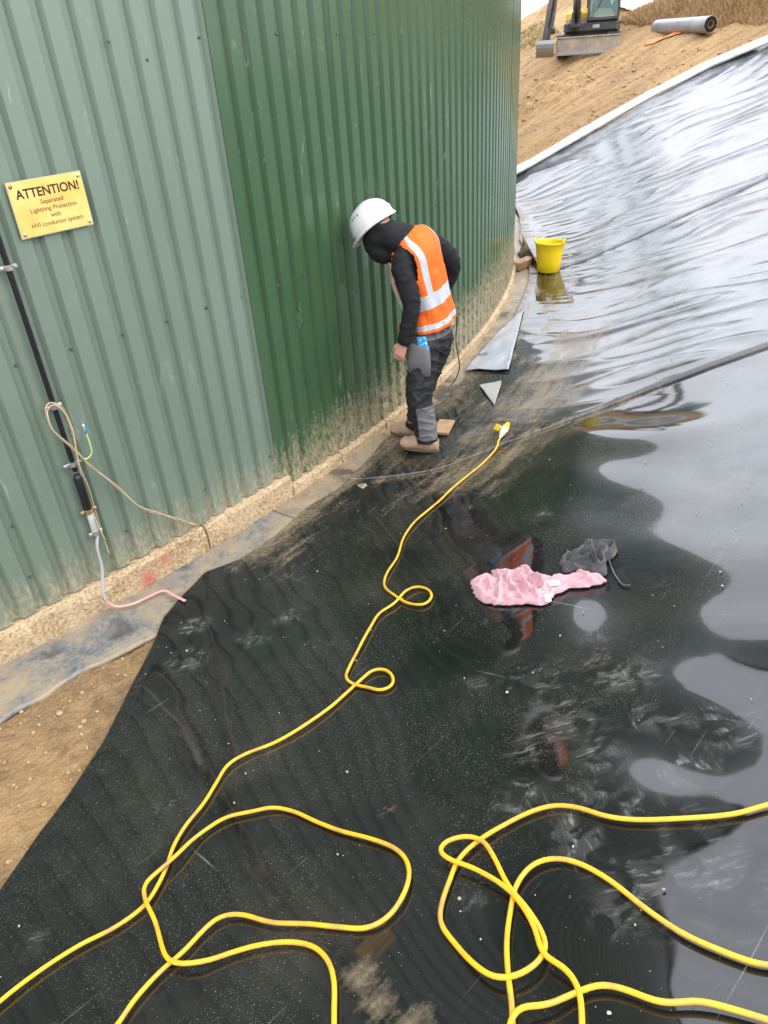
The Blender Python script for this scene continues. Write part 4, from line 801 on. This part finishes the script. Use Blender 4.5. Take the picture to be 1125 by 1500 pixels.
mk('cab_roof', *box_vf(.42, .52, 2.72, 1.02, 1.2, .10, None, .04), M['exgrey'], cab)
mk('window', *box_vf(.42, -.02, 2.0, .85, .012, 1.32), M['glass'], cab)
mk('window', *box_vf(-.04, .52, 2.0, .012, 1.01, 1.32), M['glass'], cab); mk('window', *box_vf(.88, .52, 2.0, .012, 1.01, 1.32), M['glass'], cab)
mk('seat', *join(box_vf(.45, .75, 1.62, .48, .46, .12, None, .04), box_vf(.45, .98, 1.95, .46, .12, .6, None, .05)), M['black'], cab)
mk('seat_console', *join(box_vf(.14, .55, 1.58, .12, .4, .3, None, .03), box_vf(.78, .55, 1.58, .12, .4, .3, None, .03), tube_vf([(.14, .42, 1.7), (.13, .36, 1.95)], .02, 8), tube_vf([(.78, .42, 1.7), (.79, .36, 1.95)], .02, 8)), M['black'], cab)
mk('wiper', *tube_vf([(.2, -.045, 1.5), (.55, -.045, 2.2)], .012, 6), M['black'], cab); exb('grab_rail', .80, -.06, 2.0, .025, .025, 1.1, 'exyellow', None, .006)
cab.location.z = cab_dz
# swing post, boom, arm, ram, bucket to the left
exb('swing_post', -.42, -.22, .98, .30, .42, .50, 'exgrey', None, .06)
mk('boom', *tube_vf(spline([(-.42, -.30, 1.12), (-.43, -.45, 1.9), (-.50, -.55, 2.7), (-.62, -.85, 3.35), (-.90, -1.2, 3.55)], 5), [(.12, .16)]*21, 4), M['exgrey'], ex)
mk('boom_ram', *tube_vf([(-.42, -.42, .9), (-.45, -.70, 1.7), (-.52, -.72, 2.5)], [.05, .05, .03], 10), M['black'], ex, True)
mk('arm', *tube_vf([(-.90, -1.1, 3.65), (-1.02, -1.25, 2.4), (-1.22, -1.40, 1.25), (-1.34, -1.48, .42)], [(.14, .16), (.14, .17), (.13, .15), (.11, .12)], 4), M['exgrey'], ex)
mk('bucket_ram', *tube_vf([(-1.0, -1.42, 2.3), (-1.12, -1.52, 1.2)], .045, 10), M['steel'], ex, True)
for k in range(3): mk('hose', *tube_vf(spline([(-.35-.06*k, -.40, 1.0), (-.36-.07*k, -.75-.05*k, 1.25), (-.40-.05*k, -.62, 1.8)], 6), .016, 7), M['black'], ex, True)
mk('bucket_link', *join(tube_vf([(-1.12, -1.52, 1.2), (-1.18, -1.62, .8)], .05, 8), tube_vf([(-1.24, -1.38, .72), (-1.06, -1.38, .72)], .08, 10)), M['exgrey'], ex)
bp_ = []; 
for k in range(12):
    t = -.4+k*.30; bp_.append((-1.45+.0, -1.45+.34*math.cos(t)*-1, .36-.34*math.sin(t)))
V = []; Fc = []; nb = len(bp_)
for xx in (-1.62, -1.08):
    for rr in (1.0, .92):
        for (x, y, z) in bp_: V.append((xx, -1.45+(y+1.45)*rr, .42+(z-.42)*rr))
for k in range(nb-1):
    Fc += [(k, k+1, 2*nb+k+1, 2*nb+k), (nb+k, 3*nb+k, 3*nb+k+1, nb+k+1)]
for off in (0, 2*nb): Fc.append(tuple(off+k for k in range(nb)))
bkt = mk('digging_bucket', V, Fc, M['steel'], ex); bkt.location = (0.0, .02, .0)

# ------------------------------------------------------------------ person
PD = 4.80
J = {k: depth(*v) for k, v in dict(
    hem=(633, 472, 4.78), pelvis=(632, 490, 4.78), waist=(627, 448, 4.78), chest=(612, 398, 4.78), upper=(605, 366, 4.78), neck=(588, 348, 4.79), head=(555, 338, 4.79),
    lsh=(590, 388, 4.64), lel=(603, 448, 4.56), lwr=(591, 503, 4.54), rsh=(630, 356, 4.92), rel=(661, 385, 5.02), rwr=(648, 428, 5.06),
    lhip=(624, 500, 4.70), lkn=(614, 578, 4.62), lan=(627, 640, 4.70), rhip=(641, 498, 4.88), rkn=(618, 568, 4.84), ran=(610, 622, 4.98)).items()}
print('person heights', {k: [round(float(c), 2) for c in v] for k, v in J.items()})
FD = np.array([-.90, .43, 0]); FD /= np.linalg.norm(FD); LD = np.array([-FD[1], FD[0], 0]); UP = np.array([0, 0, 1.0])   # facing, his left, up
fl_ = at(622, 663, flat_h); fr_ = at(606, 640, flat_h)
gz1 = float(H(fl_[0], fl_[1]))+.008; gz2 = float(base_h(np.array(polar(*fr_[:2])[1])))+.012
root = (float(fl_[0]), float(fl_[1]), 0.0)
pr = thing('person', root, 'worker in white hard hat and orange vest looking down at the tank wall', 'person'); R0_ = np.array(root)
def pm(name, me, m, parent=None):
    c = mesh_co(me); setco(me, c-(R0_ if parent is None else R0_)); o = link(name, me, m, parent or pr); return o
def pk_(name, vf, m, parent=None, smooth=True): return mk(name, local(vf[0], R0_), vf[1], M[m] if isinstance(m, str) else m, parent or pr, smooth)
def tb(keys, r, n=16, k=5, ref=None):
    P = np.array([J[q] if isinstance(q, str) else q for q in keys], float); Q = spline(P, k); rr = np.array([(a, a) if not hasattr(a, '__len__') else a for a in r], float)
    ti = np.linspace(0, len(P)-1, len(Q)); R = np.c_[np.interp(ti, range(len(P)), rr[:, 0]), np.interp(ti, range(len(P)), rr[:, 1])]
    return tube_vf(Q, [tuple(x) for x in R], n, ref=ref)
headdir = FD*.62-UP*.50; hf_ = headdir/np.linalg.norm(headdir)              # gaze
hup = UP*.80+FD*.60; hup -= hf_*(hup@hf_); hup /= np.linalg.norm(hup); hl = np.cross(hup, hf_)
HR = Matrix((tuple(hf_), tuple(hl), tuple(hup))).transposed()               # local x=face, y=left, z=up
HC = J['head']
def hp(x, y, z): return HC+hf_*x+hl*y+hup*z
# toes
lt = np.array([fl_[0], fl_[1], 0])+FD*.10; rt = np.array([fr_[0], fr_[1], 0])+FD*.08
def foot(an, c, gz, grow=0.0):
    A = np.array([c[0], c[1], gz])
    return [tb([A-FD*.085+UP*.055, A-FD*.02+UP*.055, A+FD*.07+UP*.045, A+FD*.15+UP*.035, A+FD*.185+UP*.032], [(.035+grow, .030+grow), (.045+grow, .036+grow), (.040+grow, .045+grow), (.028+grow, .044+grow), (.015+grow, .028+grow)], 14, ref=UP)]
# body under the clothes: one skin
hand = []
wr = J['lwr']; el = J['lel']; hd = wr-el; hd /= np.linalg.norm(hd); hd = hd*.85+FD*.25-UP*.25; hd /= np.linalg.norm(hd)
hs_ = FD-hd*(FD@hd); hs_ /= np.linalg.norm(hs_); hn = np.cross(hd, hs_)      # hs_: thumb side (forward), hn: out of back of hand
def hpnt(a, b, c): return wr+hd*a+hs_*b+hn*c
sgn = 1.0 if hn@LD > 0 else -1.0
hand.append(tb([hpnt(-.03, 0, 0), hpnt(.02, 0, 0), hpnt(.055, 0, 0), hpnt(.088, .0, 0)], [(.020, .026), (.018, .034), (.016, .040), (.012, .038)], 12, 3, ref=hn))
for f, (b_o, ln) in enumerate([(.030, .075), (.010, .082), (-.011, .076), (-.030, .060)]):
    c_ = .25+.12*f; p0 = hpnt(.078, b_o, 0); p1 = hpnt(.078+ln*.42, b_o*1.05, -sgn*.014-.0*f); p2 = hpnt(.078+ln*.66, b_o, -sgn*(.030+.008*f)); p3 = hpnt(.078+ln*.62, b_o*.9, -sgn*(.052+.006*f))
    hand.append(tb([p0, p1, p2, p3], [.0095, .0088, .008, .007], 10, 3))
hand.append(tb([hpnt(.015, .022, 0), hpnt(.045, .046, -sgn*.010), hpnt(.075, .052, -sgn*.022), hpnt(.096, .040, -sgn*.034)], [.013, .011, .010, .008], 10, 3))
rw = J['rwr']; rhand = [tb([rw, rw+FD*.05+UP*-.01, rw+FD*.10], [(.02, .03), (.018, .038), (.014, .036)], 12, 3)]
for f in range(4): rhand.append(tb([rw+FD*.09+UP*(.03-.02*f), rw+FD*.13+UP*(.03-.02*f), rw+FD*.14-LD*-.03+UP*(.03-.02*f)], [.0095, .0085, .007], 10, 3))
rhand.append(tb([rw+FD*.03+UP*.03, rw+FD*.07+UP*.055, rw+FD*.10+UP*.055], [.012, .010, .008], 10, 3))
headv = [ell_vf(hp(0, 0, .02), (.098, .078, .115), HR), ell_vf(hp(.045, 0, -.045), (.060, .056, .065), HR), ell_vf(hp(.100, 0, -.012), (.018, .013, .028), HR, 10, 8), ell_vf(hp(.088, 0, -.060), (.016, .026, .010), HR, 10, 8), ell_vf(hp(.0, .078, -.01), (.020, .010, .032), HR, 10, 8), ell_vf(hp(.0, -.078, -.01), (.020, .010, .032), HR, 10, 8)]
for e in (-1, 1): headv.append(ell_vf(hp(.083, e*.032, .012), (.012, .015, .010), HR, 10, 8))
bodyv = headv+hand+rhand+[tb([hp(-.02, 0, -.03), (J['neck']+hp(-.03, 0, -.07))/2, J['neck'], J['upper']], [.055, .056, .065, .08], 14),
    tb(['neck', 'upper', 'chest', 'waist', 'pelvis'], [(.06, .09), (.095, .15), (.10, .155), (.09, .135), (.10, .155)], 20, ref=FD),
    tb(['upper', 'lsh', 'lel', 'lwr'], [.06, .052, .038, .026], 14), tb(['upper', 'rsh', 'rel', 'rwr'], [.06, .052, .038, .026], 14),
    tb(['pelvis', 'lhip', 'lkn', np.array([lt[0], lt[1], 0])-FD*.14+UP*.09], [.08, .078, .052, .038], 14), tb(['pelvis', 'rhip', 'rkn', np.array([rt[0], rt[1], 0])-FD*.12+UP*.09], [.08, .078, .052, .038], 14)]
bodyv += foot('lan', lt-FD*.10, gz1-.01, -.008)+foot('ran', rt-FD*.08, gz2-.01, -.008)
pm('body', remesh(bodyv, .0048, 3), M['skin'])
# hoodie
hood = [tb(['neck', 'upper', 'chest', 'waist', J['hem']], [(.075, .11), (.118, .168), (.122, .175), (.108, .155), (.118, .170)], 24, ref=FD),
        tb([J['upper']+LD*.08+UP*.0, 'lsh', J['lel'], J['lwr']-hd*.005], [.070, .072, .055, .042], 18), tb([J['upper']-LD*.08, 'rsh', 'rel', 'rwr'], [.070, .074, .062, .045], 18),
        tb([J['upper'], J['neck'], hp(-.05, 0, -.09), hp(-.03, 0, -.03)], [(.11, .11), (.092, .095), (.085, .088), (.088, .085)], 20),
        tb([hp(-.05, 0, .03), hp(.02, 0, -.03), hp(.060, 0, -.050), hp(.062, 0, -.115), J['neck']+FD*.05-UP*.03], [(.110, .096), (.108, .094), (.085, .080), (.070, .074), .08], 20)]
me = remesh(hood, .007, 8); c = mesh_co(me); nn = mesh_no(me)
def folds(c, nn, amp, sc_, seed): return c+nn*(amp*(np.clip(1-np.abs(perlin(c[:, 0]/sc_+c[:, 2]*5, c[:, 2]/(sc_*.8)+c[:, 1]*7-c[:, 0]*4, seed))*2.5, 0, 1)**2+.6*perlin(c[:, 0]/(sc_*2), c[:, 2]/(sc_*1.4)+c[:, 1]*6, seed+1)))[:, None]
c = folds(c, nn, .0065, .11, 101); setco(me, c); pm('hoodie', me, M['hoodie'])
for w_, d_ in ((J['lwr'], hd),): pk_('cuff', tb([w_-d_*.055, w_-d_*.03, w_+d_*.004], [.045, .041, .038], 16), 'hoodie')
# trousers
lb_, rb_ = np.array([lt[0], lt[1], gz1])-FD*.125+UP*.085, np.array([rt[0], rt[1], gz2])-FD*.105+UP*.085
tv = [tb([J['waist']*.45+J['hem']*.55, J['pelvis'], J['pelvis']-UP*.08], [(.108, .155), (.125, .172), (.11, .16)], 24, ref=FD),
      tb([J['pelvis']+LD*.05, J['lhip'], (J['lhip']+J['lkn'])/2, J['lkn'], (J['lkn']+lb_)/2, lb_], [.105, (.110, .102), (.100, .096), (.088, .086), (.080, .078), (.074, .074)], 20),
      tb([J['pelvis']-LD*.05, J['rhip'], (J['rhip']+J['rkn'])/2, J['rkn'], (J['rkn']+rb_)/2, rb_], [.105, (.110, .102), (.100, .096), (.088, .086), (.080, .078), (.074, .074)], 20)]
me = remesh(tv, .006, 6); c = mesh_co(me); c = folds(c, mesh_no(me), .009, .10, 111); setco(me, c)
me.materials.append(M['trouser']); me.materials.append(M['kneepad'])
pc = np.zeros(len(me.polygons)*3, np.float32); me.polygons.foreach_get('center', pc); pc = pc.reshape(-1, 3)
midl = (J['lkn']+J['rkn'])/2
f_ = (pc-J['lkn'])@FD; zc = pc[:, 2]; zk = J['lkn'][2]
lf = (pc-J['pelvis'])@LD; ff = (pc-J['pelvis'])@FD
mi = np.zeros(len(pc), np.int32)
mi[(zc < zk+.26) & (zc > zk-.06)] = 1                                   # thigh and knee panel
mi[(zc <= zk-.06) & (zc > zk-.30) & (f_ > -.01)] = 1                     # shin pad at the front
mi[(zc > zk+.26) & (ff < -.035) & (zc < J['pelvis'][2]+.02)] = 1          # black seat panel
mi[(zc < gz1+.115)] = 1
me.polygons.foreach_set('material_index', mi)
tr_ = pm('trousers', me, None)
# holster pocket on his left thigh
pkc = J['lhip']+LD*.115-UP*.065+FD*.01
pu = UP*.98+FD*.05; pu /= np.linalg.norm(pu)
Rp = Matrix((tuple(FD), tuple(-LD), tuple(UP))).transposed()
pv = []
for i, (zz, w_, d_) in enumerate([(-.125, .060, .012), (-.115, .078, .028), (-.02, .080, .036), (.06, .076, .030), (.085, .074, .022)]):
    for k in range(16):
        t = 2*math.pi*k/16; pv.append(pkc+FD*(math.copysign(abs(math.cos(t))**.5, math.cos(t))*w_)+LD*(math.copysign(abs(math.sin(t))**.7, math.sin(t))*d_)+UP*(zz+.01*math.cos(t)))
pf = [(i*16+k, i*16+(k+1) % 16, (i+1)*16+(k+1) % 16, (i+1)*16+k) for i in range(4) for k in range(16)]+[tuple(range(15, -1, -1)), tuple(64+k for k in range(16))]
pk_('thigh_pocket', (pv, pf), 'trouser', tr_)
for e in (0, 1, 2): q = J['hem']-FD*.115*math.cos(e*.5)+LD*(.02+.06*e)-UP*.005; pk_('belt_loop', tb([q+UP*.03-FD*.012, q-UP*.03-FD*.016], [(.005, .012), (.005, .012)], 8, 3, ref=FD), 'trouser', tr_)
q = J['hem']-FD*.128-LD*.0-UP*.0; pk_('waist_badge', box_vf(*(q+LD*-.03), .012, .035, .045, Matrix.Rotation(math.atan2(FD[1], FD[0]), 3, 'Z'), .003), 'badge', tr_, False)
bx = pkc+UP*.095+LD*.012+FD*-.035
o = mk('blue_packet', *box_vf(0, 0, 0, .062, .018, .09, Matrix.Rotation(math.atan2(FD[1], FD[0]), 3, 'Z')@Matrix.Rotation(.15, 3, 'Y'), .004), M['packet']); o.location = tuple(map(float, bx)); tag(o, 'small blue packet sticking out of the worker\'s thigh pocket', 'packet')
# boots
for c0_, gz in ((lt-FD*.10, gz1), (rt-FD*.08, gz2)):
    A = np.array([c0_[0], c0_[1], gz])
    bt = remesh([tb([A-FD*.10+UP*.062, A-FD*.05+UP*.062, A+FD*.05+UP*.060, A+FD*.11+UP*.048, A+FD*.155+UP*.040, A+FD*.175+UP*.036], [(.040, .034), (.055, .042), (.056, .048), (.042, .052), (.032, .046), (.014, .026)], 20, ref=UP),
                 tb([A-FD*.02+UP*.17, A-FD*.025+UP*.11, A-FD*.01+UP*.06], [.058, .056, .058], 18), tb([A+FD*.10+UP*.05, A+FD*.145+UP*.048, A+FD*.172+UP*.045], [(.040, .050), (.038, .049), (.022, .036)], 16, ref=UP)], .005, 4)
    c = mesh_co(bt); c[:, 2] = np.maximum(c[:, 2], gz+.012); c = folds(c, mesh_no(bt), .003, .05, 120); setco(bt, c); bo = pm('boot', bt, M['boot'])
    Vs = []; ns = 36
    for zz, g in ((0.0, -.004), (.004, .003), (.020, .004), (.026, -.004)):
        for k in range(ns):
            t = 2*math.pi*k/ns; a = math.cos(t); b = math.sin(t); x = a*.143+.036; w_ = (.046+.010*a)*(1 if a < .6 else 1)
            Vs.append(A+FD*(x+math.copysign(g, a)*abs(a))+LD*(math.copysign(abs(b)**.75, b)*(w_+g))+UP*zz)
    Fs = [(i*ns+k, i*ns+(k+1) % ns, (i+1)*ns+(k+1) % ns, (i+1)*ns+k) for i in range(3) for k in range(ns)]+[tuple(range(ns-1, -1, -1)), tuple(3*ns+k for k in range(ns))]
    pk_('sole', (Vs, Fs), 'sole', bo)
    pk_('collar', tb([A-FD*.022+UP*.150, A-FD*.022+UP*.172], [(.062, .062), (.060, .060)], 18, 3), 'boot', bo)
    pk_('toe_seam', tb([A+FD*.095+LD*math.sin(t)*.050+FD*.0+UP*(.030+.062*max(math.cos(t), 0)) for t in np.linspace(-1.45, 1.45, 11)], [.0035]*11, 6, 3), 'sole', bo)
    for k in range(4): q = A+FD*(.035+.022*k)+UP*(.118-.012*k); pk_('lace', tb([q-LD*.026-UP*.006, q+UP*.004, q+LD*.026-UP*.006], [.0035]*3, 6, 4), 'card', bo)
# vest: grid wrapped round the torso, open at the front, armholes cut
def vest():
    cent = spline([J['hem']+UP*.012, J['waist'], J['chest'], J['upper'], J['neck']+UP*.0-FD*.01], 22); nV = len(cent)
    tt = np.linspace(0, 1, nV); ra = np.interp(tt, [0, .25, .5, .72, .88, 1], [.145, .145, .158, .150, .120, .090]); rb = np.interp(tt, [0, .25, .5, .72, .88, 1], [.190, .176, .192, .198, .162, .105])
    nU = 160; V = []; Fc = []; mi = []
    T = np.gradient(cent, axis=0); T /= np.linalg.norm(T, axis=1)[:, None]
    keep = {}
    ang = np.linspace(.30, 2*math.pi-.30, nU)          # 0 = front, pi = back, pi/2 = his left
    for i in range(nV):
        a = FD-T[i]*(FD@T[i]); a /= np.linalg.norm(a); b = np.cross(T[i], a); b = b if b@LD > 0 else -b
        for j, t in enumerate(ang):
            fo = .006*math.sin(9*t+tt[i]*5)*(1-tt[i])+.010*float(perlin(t*2.2, tt[i]*3.5, 131))+.006*float(perlin(t*5, tt[i]*8, 132))
            x = math.copysign(abs(math.cos(t))**.85, math.cos(t)); y = math.copysign(abs(math.sin(t))**.85, math.sin(t))
            sag = -.02*(tt[i] < .02)
            V.append(cent[i]+a*x*(ra[i]+fo)+b*y*(rb[i]+fo)+UP*(-.03*(1-tt[i])**3*(.5-.5*math.cos(t))))
    for i in range(nV-1):
        v = (i+.5)/(nV-1)
        for j in range(nU-1):
            t = (ang[j]+ang[j+1])/2; side = abs(abs(t-math.pi)-math.pi/2)
            hole = (v > .50) and (v < .965) and side < (.40 if v < .85 else .40-(v-.85)*1.2)+.10*math.sin((v-.5)/.5*math.pi)
            if hole: continue
            Fc.append((i*nU+j, i*nU+j+1, (i+1)*nU+j+1, (i+1)*nU+j))
            band = (.045 < v < .125) or (.30 < v < .385)
            dist_b = abs(abs(t-math.pi)-.80); dist_f = abs(abs(t-math.pi)-2.30)
            verti = v >= .34 and (dist_b < .135 or dist_f < .12)
            mi.append(1 if band or verti else 0)
    o = mk('vest', local(V, R0_), Fc, [M['orange'], M['refl']], pr, True, mi); so = o.modifiers.new('s', 'SOLIDIFY'); so.thickness = .004; so.offset = 1
vest()
q = J['hem']+FD*.20+LD*.05
pk_('vest_tie', tb([q+UP*.02-FD*.06, q-UP*.0, q-UP*.03+FD*.02, q-UP*.055+FD*.03], [(.006, .016), (.005, .018), (.005, .014), (.004, .008)], 8, 4), 'orange')
# hard hat
def hat():
    V = []; Fc = []; nu, nv = 64, 22
    for i in range(nv+1):
        th = (math.pi/2)*i/nv
        for j in range(nu):
            t = 2*math.pi*j/nu; cx, cy = math.cos(t), math.sin(t); r = math.sin(th)**.92; x = cx*r*.148; y = cy*r*.122; z = math.cos(th)**.92*.142 if th < math.pi/2-1e-6 else 0
            rg = .007*math.exp(-((abs(y)-.030)/.012)**2)*math.sin(th*1.4)+.005*math.exp(-((abs(y)-.0)/.014)**2)
            rg += .005*math.exp(-((z-.030)/.008)**2)
            k = 1+rg/.13; V.append((x*k, y*k, z*k))
    for i in range(nv):
        for j in range(nu): Fc.append((i*nu+j, (i+1)*nu+j, (i+1)*nu+(j+1) % nu, i*nu+(j+1) % nu))
    n0 = len(V)                                                     # rim and peak
    for (g, dz) in ((.010, -.002), (.014, -.008), (.004, -.014), (-.01, -.010)):
        for j in range(nu):
            t = 2*math.pi*j/nu; cx, cy = math.cos(t), math.sin(t); pkx = .042*max(0, cx)**3 if g > 0 else .036*max(0, cx)**3; nb = -.018*max(0, -cx)**2
            V.append((cx*(.148+g)+pkx, cy*(.122+g), dz-.22*pkx+nb))
    base = nv*nu
    for q_ in range(4):
        a0_ = base if q_ == 0 else n0+(q_-1)*nu; b0_ = n0+q_*nu
        for j in range(nu): Fc.append((a0_+j, b0_+j, b0_+(j+1) % nu, a0_+(j+1) % nu))
    off = hp(.004, 0, .045)
    V2 = [tuple(off+np.array(HR@Vector(v))) for v in V]; h = mk('hard_hat', local(V2, R0_), Fc, M['helmet'], pr, True); so = h.modifiers.new('s', 'SOLIDIFY'); so.thickness = .003
    for e in (-1, 1):
        for k in range(3):
            for s_ in (0,):
                t = math.radians(62+k*13); z = .098; r = math.sqrt(max(0, 1-(z/.142)**2)); p = (math.cos(t)*.153*r, e*math.sin(t)*.127*r, z)
                c_ = off+np.array(HR@Vector(p)); pk_('vent', ell_vf(c_, (.008, .004, .005), HR, 8, 6), 'dark', h)
    pk_('headband', tb([off+np.array(HR@Vector((math.cos(t)*.118, math.sin(t)*.098, -.012))) for t in np.linspace(1.9, 4.4, 12)], [(.012, .003)]*12, 8, 3, ref=hup), 'black', h)
    pk_('ratchet', ell_vf(off+np.array(HR@Vector((-.128, 0, -.022))), (.012, .022, .014), HR, 10, 8), 'black', h)
hat()
# scraper held in the left hand
g = thing('scraper', hpnt(.10, .03, -sgn*.03), 'small hand scraper held against the tank in the worker\'s lowered hand', 'hand tool'); q0 = np.array(g.location)
tipd = FD*.45-UP*.9; tipd /= np.linalg.norm(tipd)
mk('handle', *(lambda vf: (local(vf[0], q0), vf[1]))(tube_vf([q0-tipd*.05, q0+tipd*.05], [.009, .008], 10)), M['wood'], g, True)
mk('blade', *(lambda vf: (local(vf[0], q0), vf[1]))(tube_vf([q0+tipd*.045, q0+tipd*.065, q0+tipd*.095], [(.004, .008), (.002, .018), (.001, .022)], 8)), M['galv'], g)

# ------------------------------------------------------------------ stones, grit, dry stems
ico_v = [(0, 0, 1), (.89, 0, .45), (.28, .85, .45), (-.72, .53, .45), (-.72, -.53, .45), (.28, -.85, .45), (.72, .53, -.45), (-.28, .85, -.45), (-.89, 0, -.45), (-.28, -.85, -.45), (.72, -.53, -.45), (0, 0, -1)]
ico_f = [(0, 1, 2), (0, 2, 3), (0, 3, 4), (0, 4, 5), (0, 5, 1), (1, 6, 2), (2, 7, 3), (3, 8, 4), (4, 9, 5), (5, 10, 1), (6, 7, 2), (7, 8, 3), (8, 9, 4), (9, 10, 5), (10, 6, 1), (11, 7, 6), (11, 8, 7), (11, 9, 8), (11, 10, 9), (11, 6, 10)]
ICO = np.array(ico_v); ICF = np.array(ico_f)
def pebbles(name, XY, Z, R, m, label, cat):
    n = len(R); rs = np.random.RandomState(len(name)+n); V = np.zeros((n, 12, 3)); an = rs.rand(n)*6.28; sc3 = .6+.8*rs.rand(n, 3); sc3[:, 2] *= .7
    B = ICO[None]*sc3[:, None]*R[:, None, None]*(1+.25*(rs.rand(n, 12, 1)-.5)); V[..., 0] = B[..., 0]*np.cos(an)[:, None]-B[..., 1]*np.sin(an)[:, None]+XY[:, 0, None]
    V[..., 1] = B[..., 0]*np.sin(an)[:, None]+B[..., 1]*np.cos(an)[:, None]+XY[:, 1, None]; V[..., 2] = B[..., 2]+Z[:, None]
    Fc = (ICF[None]+12*np.arange(n)[:, None, None]).reshape(-1, 3)
    me = bpy.data.meshes.new(name); me.vertices.add(n*12); me.vertices.foreach_set('co', V.astype(np.float32).ravel()); me.loops.add(Fc.size); me.loops.foreach_set('vertex_index', Fc.ravel().astype(np.int32))
    me.polygons.add(len(Fc)); me.polygons.foreach_set('loop_start', np.arange(0, Fc.size, 3, dtype=np.int32)); me.polygons.foreach_set('loop_total', np.full(len(Fc), 3, np.int32)); me.update(calc_edges=True)
    o = link(name, me, m); tag(o, label, cat, kind='stuff'); return o
rs = np.random.RandomState(11)
n = 9000; ph = (-53+12*rs.rand(n))*D2R; s = .25+2.3*rs.rand(n); k = (s < edge_s(ph)+.05) & (s > np.interp(ph, gp, gs)-.02); ph, s = ph[k], s[k]; X, Y = cart(ph, s); R = .0010+.009*rs.rand(len(s))**14+.0018*rs.rand(len(s))
pebbles('gravel', np.c_[X, Y], soil2(X, Y)+R*.3, R, M['stone'], 'small stones scattered on the bare brown soil at lower left', 'gravel')
n = 2500; ph = (13.5+24*rs.rand(n))*D2R; s = .8+6.6*rs.rand(n); X, Y = cart(ph, s); R = .006+.045*rs.rand(n)**10+.004*rs.rand(n)
pebbles('clods', np.c_[X, Y], soil2(X, Y)+R*.25, R, M['stone'], 'clods and stones on the brown slope below the excavator', 'clods')
n = 2600; ph = (-52+32*rs.rand(n))*D2R; s = .3+3.2*rs.rand(n)**1.3; k = (s > edge_s(ph)+.04) & (fbm(ph*13/.4, s/.4, 3, 140)+.30 > rs.rand(n)*.6); ph, s = ph[k], s[k]; X, Y = cart(ph, s); R = .0009+.0042*rs.rand(len(s))**6
pebbles('grit', np.c_[X, Y], H(X, Y)+.007+R*.3, R, M['grit'], 'crumbs of grit and chippings on the black liner', 'grit')
for i, (px, py, r) in enumerate([(88, 1046, .018), (28, 1040, .009), (143, 1043, .010)]):
    p = at(px, py, soil2); a = ICO*np.array([1.3, 1, .75])*r; me_ = mk('pebble', a, ico_f, M['stone'], smooth=True); sb = me_.modifiers.new('s', 'SUBSURF'); sb.levels = 2; sb.render_levels = 2; me_.location = tuple(p+np.array([0, 0, r*.4]))
    tag(me_, ['rounded tan pebble at the edge of the grey sheet, the largest of three', 'smallest pale pebble on the soil at the left margin', 'pale flat pebble right of the large tan one near the liner edge'][i], 'pebble')
def blades(name, n, region, hgt, m, label, cat, wid=.008, lean=.5):
    rs = np.random.RandomState(n); X, Y = region(rs, n); Z = soil2(X, Y); h = hgt*(.5+rs.rand(n)); a = rs.rand(n)*6.28; lx = lean*h*rs.randn(n)*.6; ly = lean*h*rs.randn(n)*.6
    V = np.zeros((n, 4, 3)); w = wid*(.6+rs.rand(n))
    V[:, 0] = np.c_[X-w*np.cos(a), Y-w*np.sin(a), Z-.02]; V[:, 1] = np.c_[X+w*np.cos(a), Y+w*np.sin(a), Z-.02]; V[:, 2] = np.c_[X+lx*.5+w*.6*np.cos(a), Y+ly*.5+w*.6*np.sin(a), Z+h*.6]; V[:, 3] = np.c_[X+lx, Y+ly, Z+h]
    I = 4*np.arange(n)[:, None]; Fc = np.concatenate([I+[0, 1, 2], I+[0, 2, 3]])
    me = bpy.data.meshes.new(name); me.vertices.add(4*n); me.vertices.foreach_set('co', V.astype(np.float32).ravel()); me.loops.add(Fc.size); me.loops.foreach_set('vertex_index', Fc.ravel().astype(np.int32)); me.polygons.add(len(Fc))
    me.polygons.foreach_set('loop_start', np.arange(0, Fc.size, 3, dtype=np.int32)); me.polygons.foreach_set('loop_total', np.full(len(Fc), 3, np.int32)); me.update(calc_edges=True); tag(link(name, me, m), label, cat, kind='stuff')
def reg_reed(rs, n):
    t = 7.0*rs.rand(n); v = 1.05*rs.rand(n); return 6.75+.31*t+.95*v, 21.9-.95*t+.31*v
blades('dead_stems', 26000, reg_reed, .13, M['reed'], 'dead brown stems covering the bank behind the liner roll', 'dead grass')
def reg_gr(rs, n):
    t = -.6+7.5*rs.rand(n); v = .85+.6*rs.rand(n)**1.3; return 6.75+.31*t+.95*v, 21.9-.95*t+.31*v
blades('grass', 16000, reg_gr, .10, M['grass'], 'strip of rough green grass along the top of the bank', 'grass')
def reg_gl(rs, n): return 4.3+1.3*rs.rand(n), 22.9+1.5*rs.rand(n)
blades('weeds', 1600, reg_gl, .05, M['grass'], 'sparse weeds at the foot of the spoil heap left of the excavator', 'weeds')
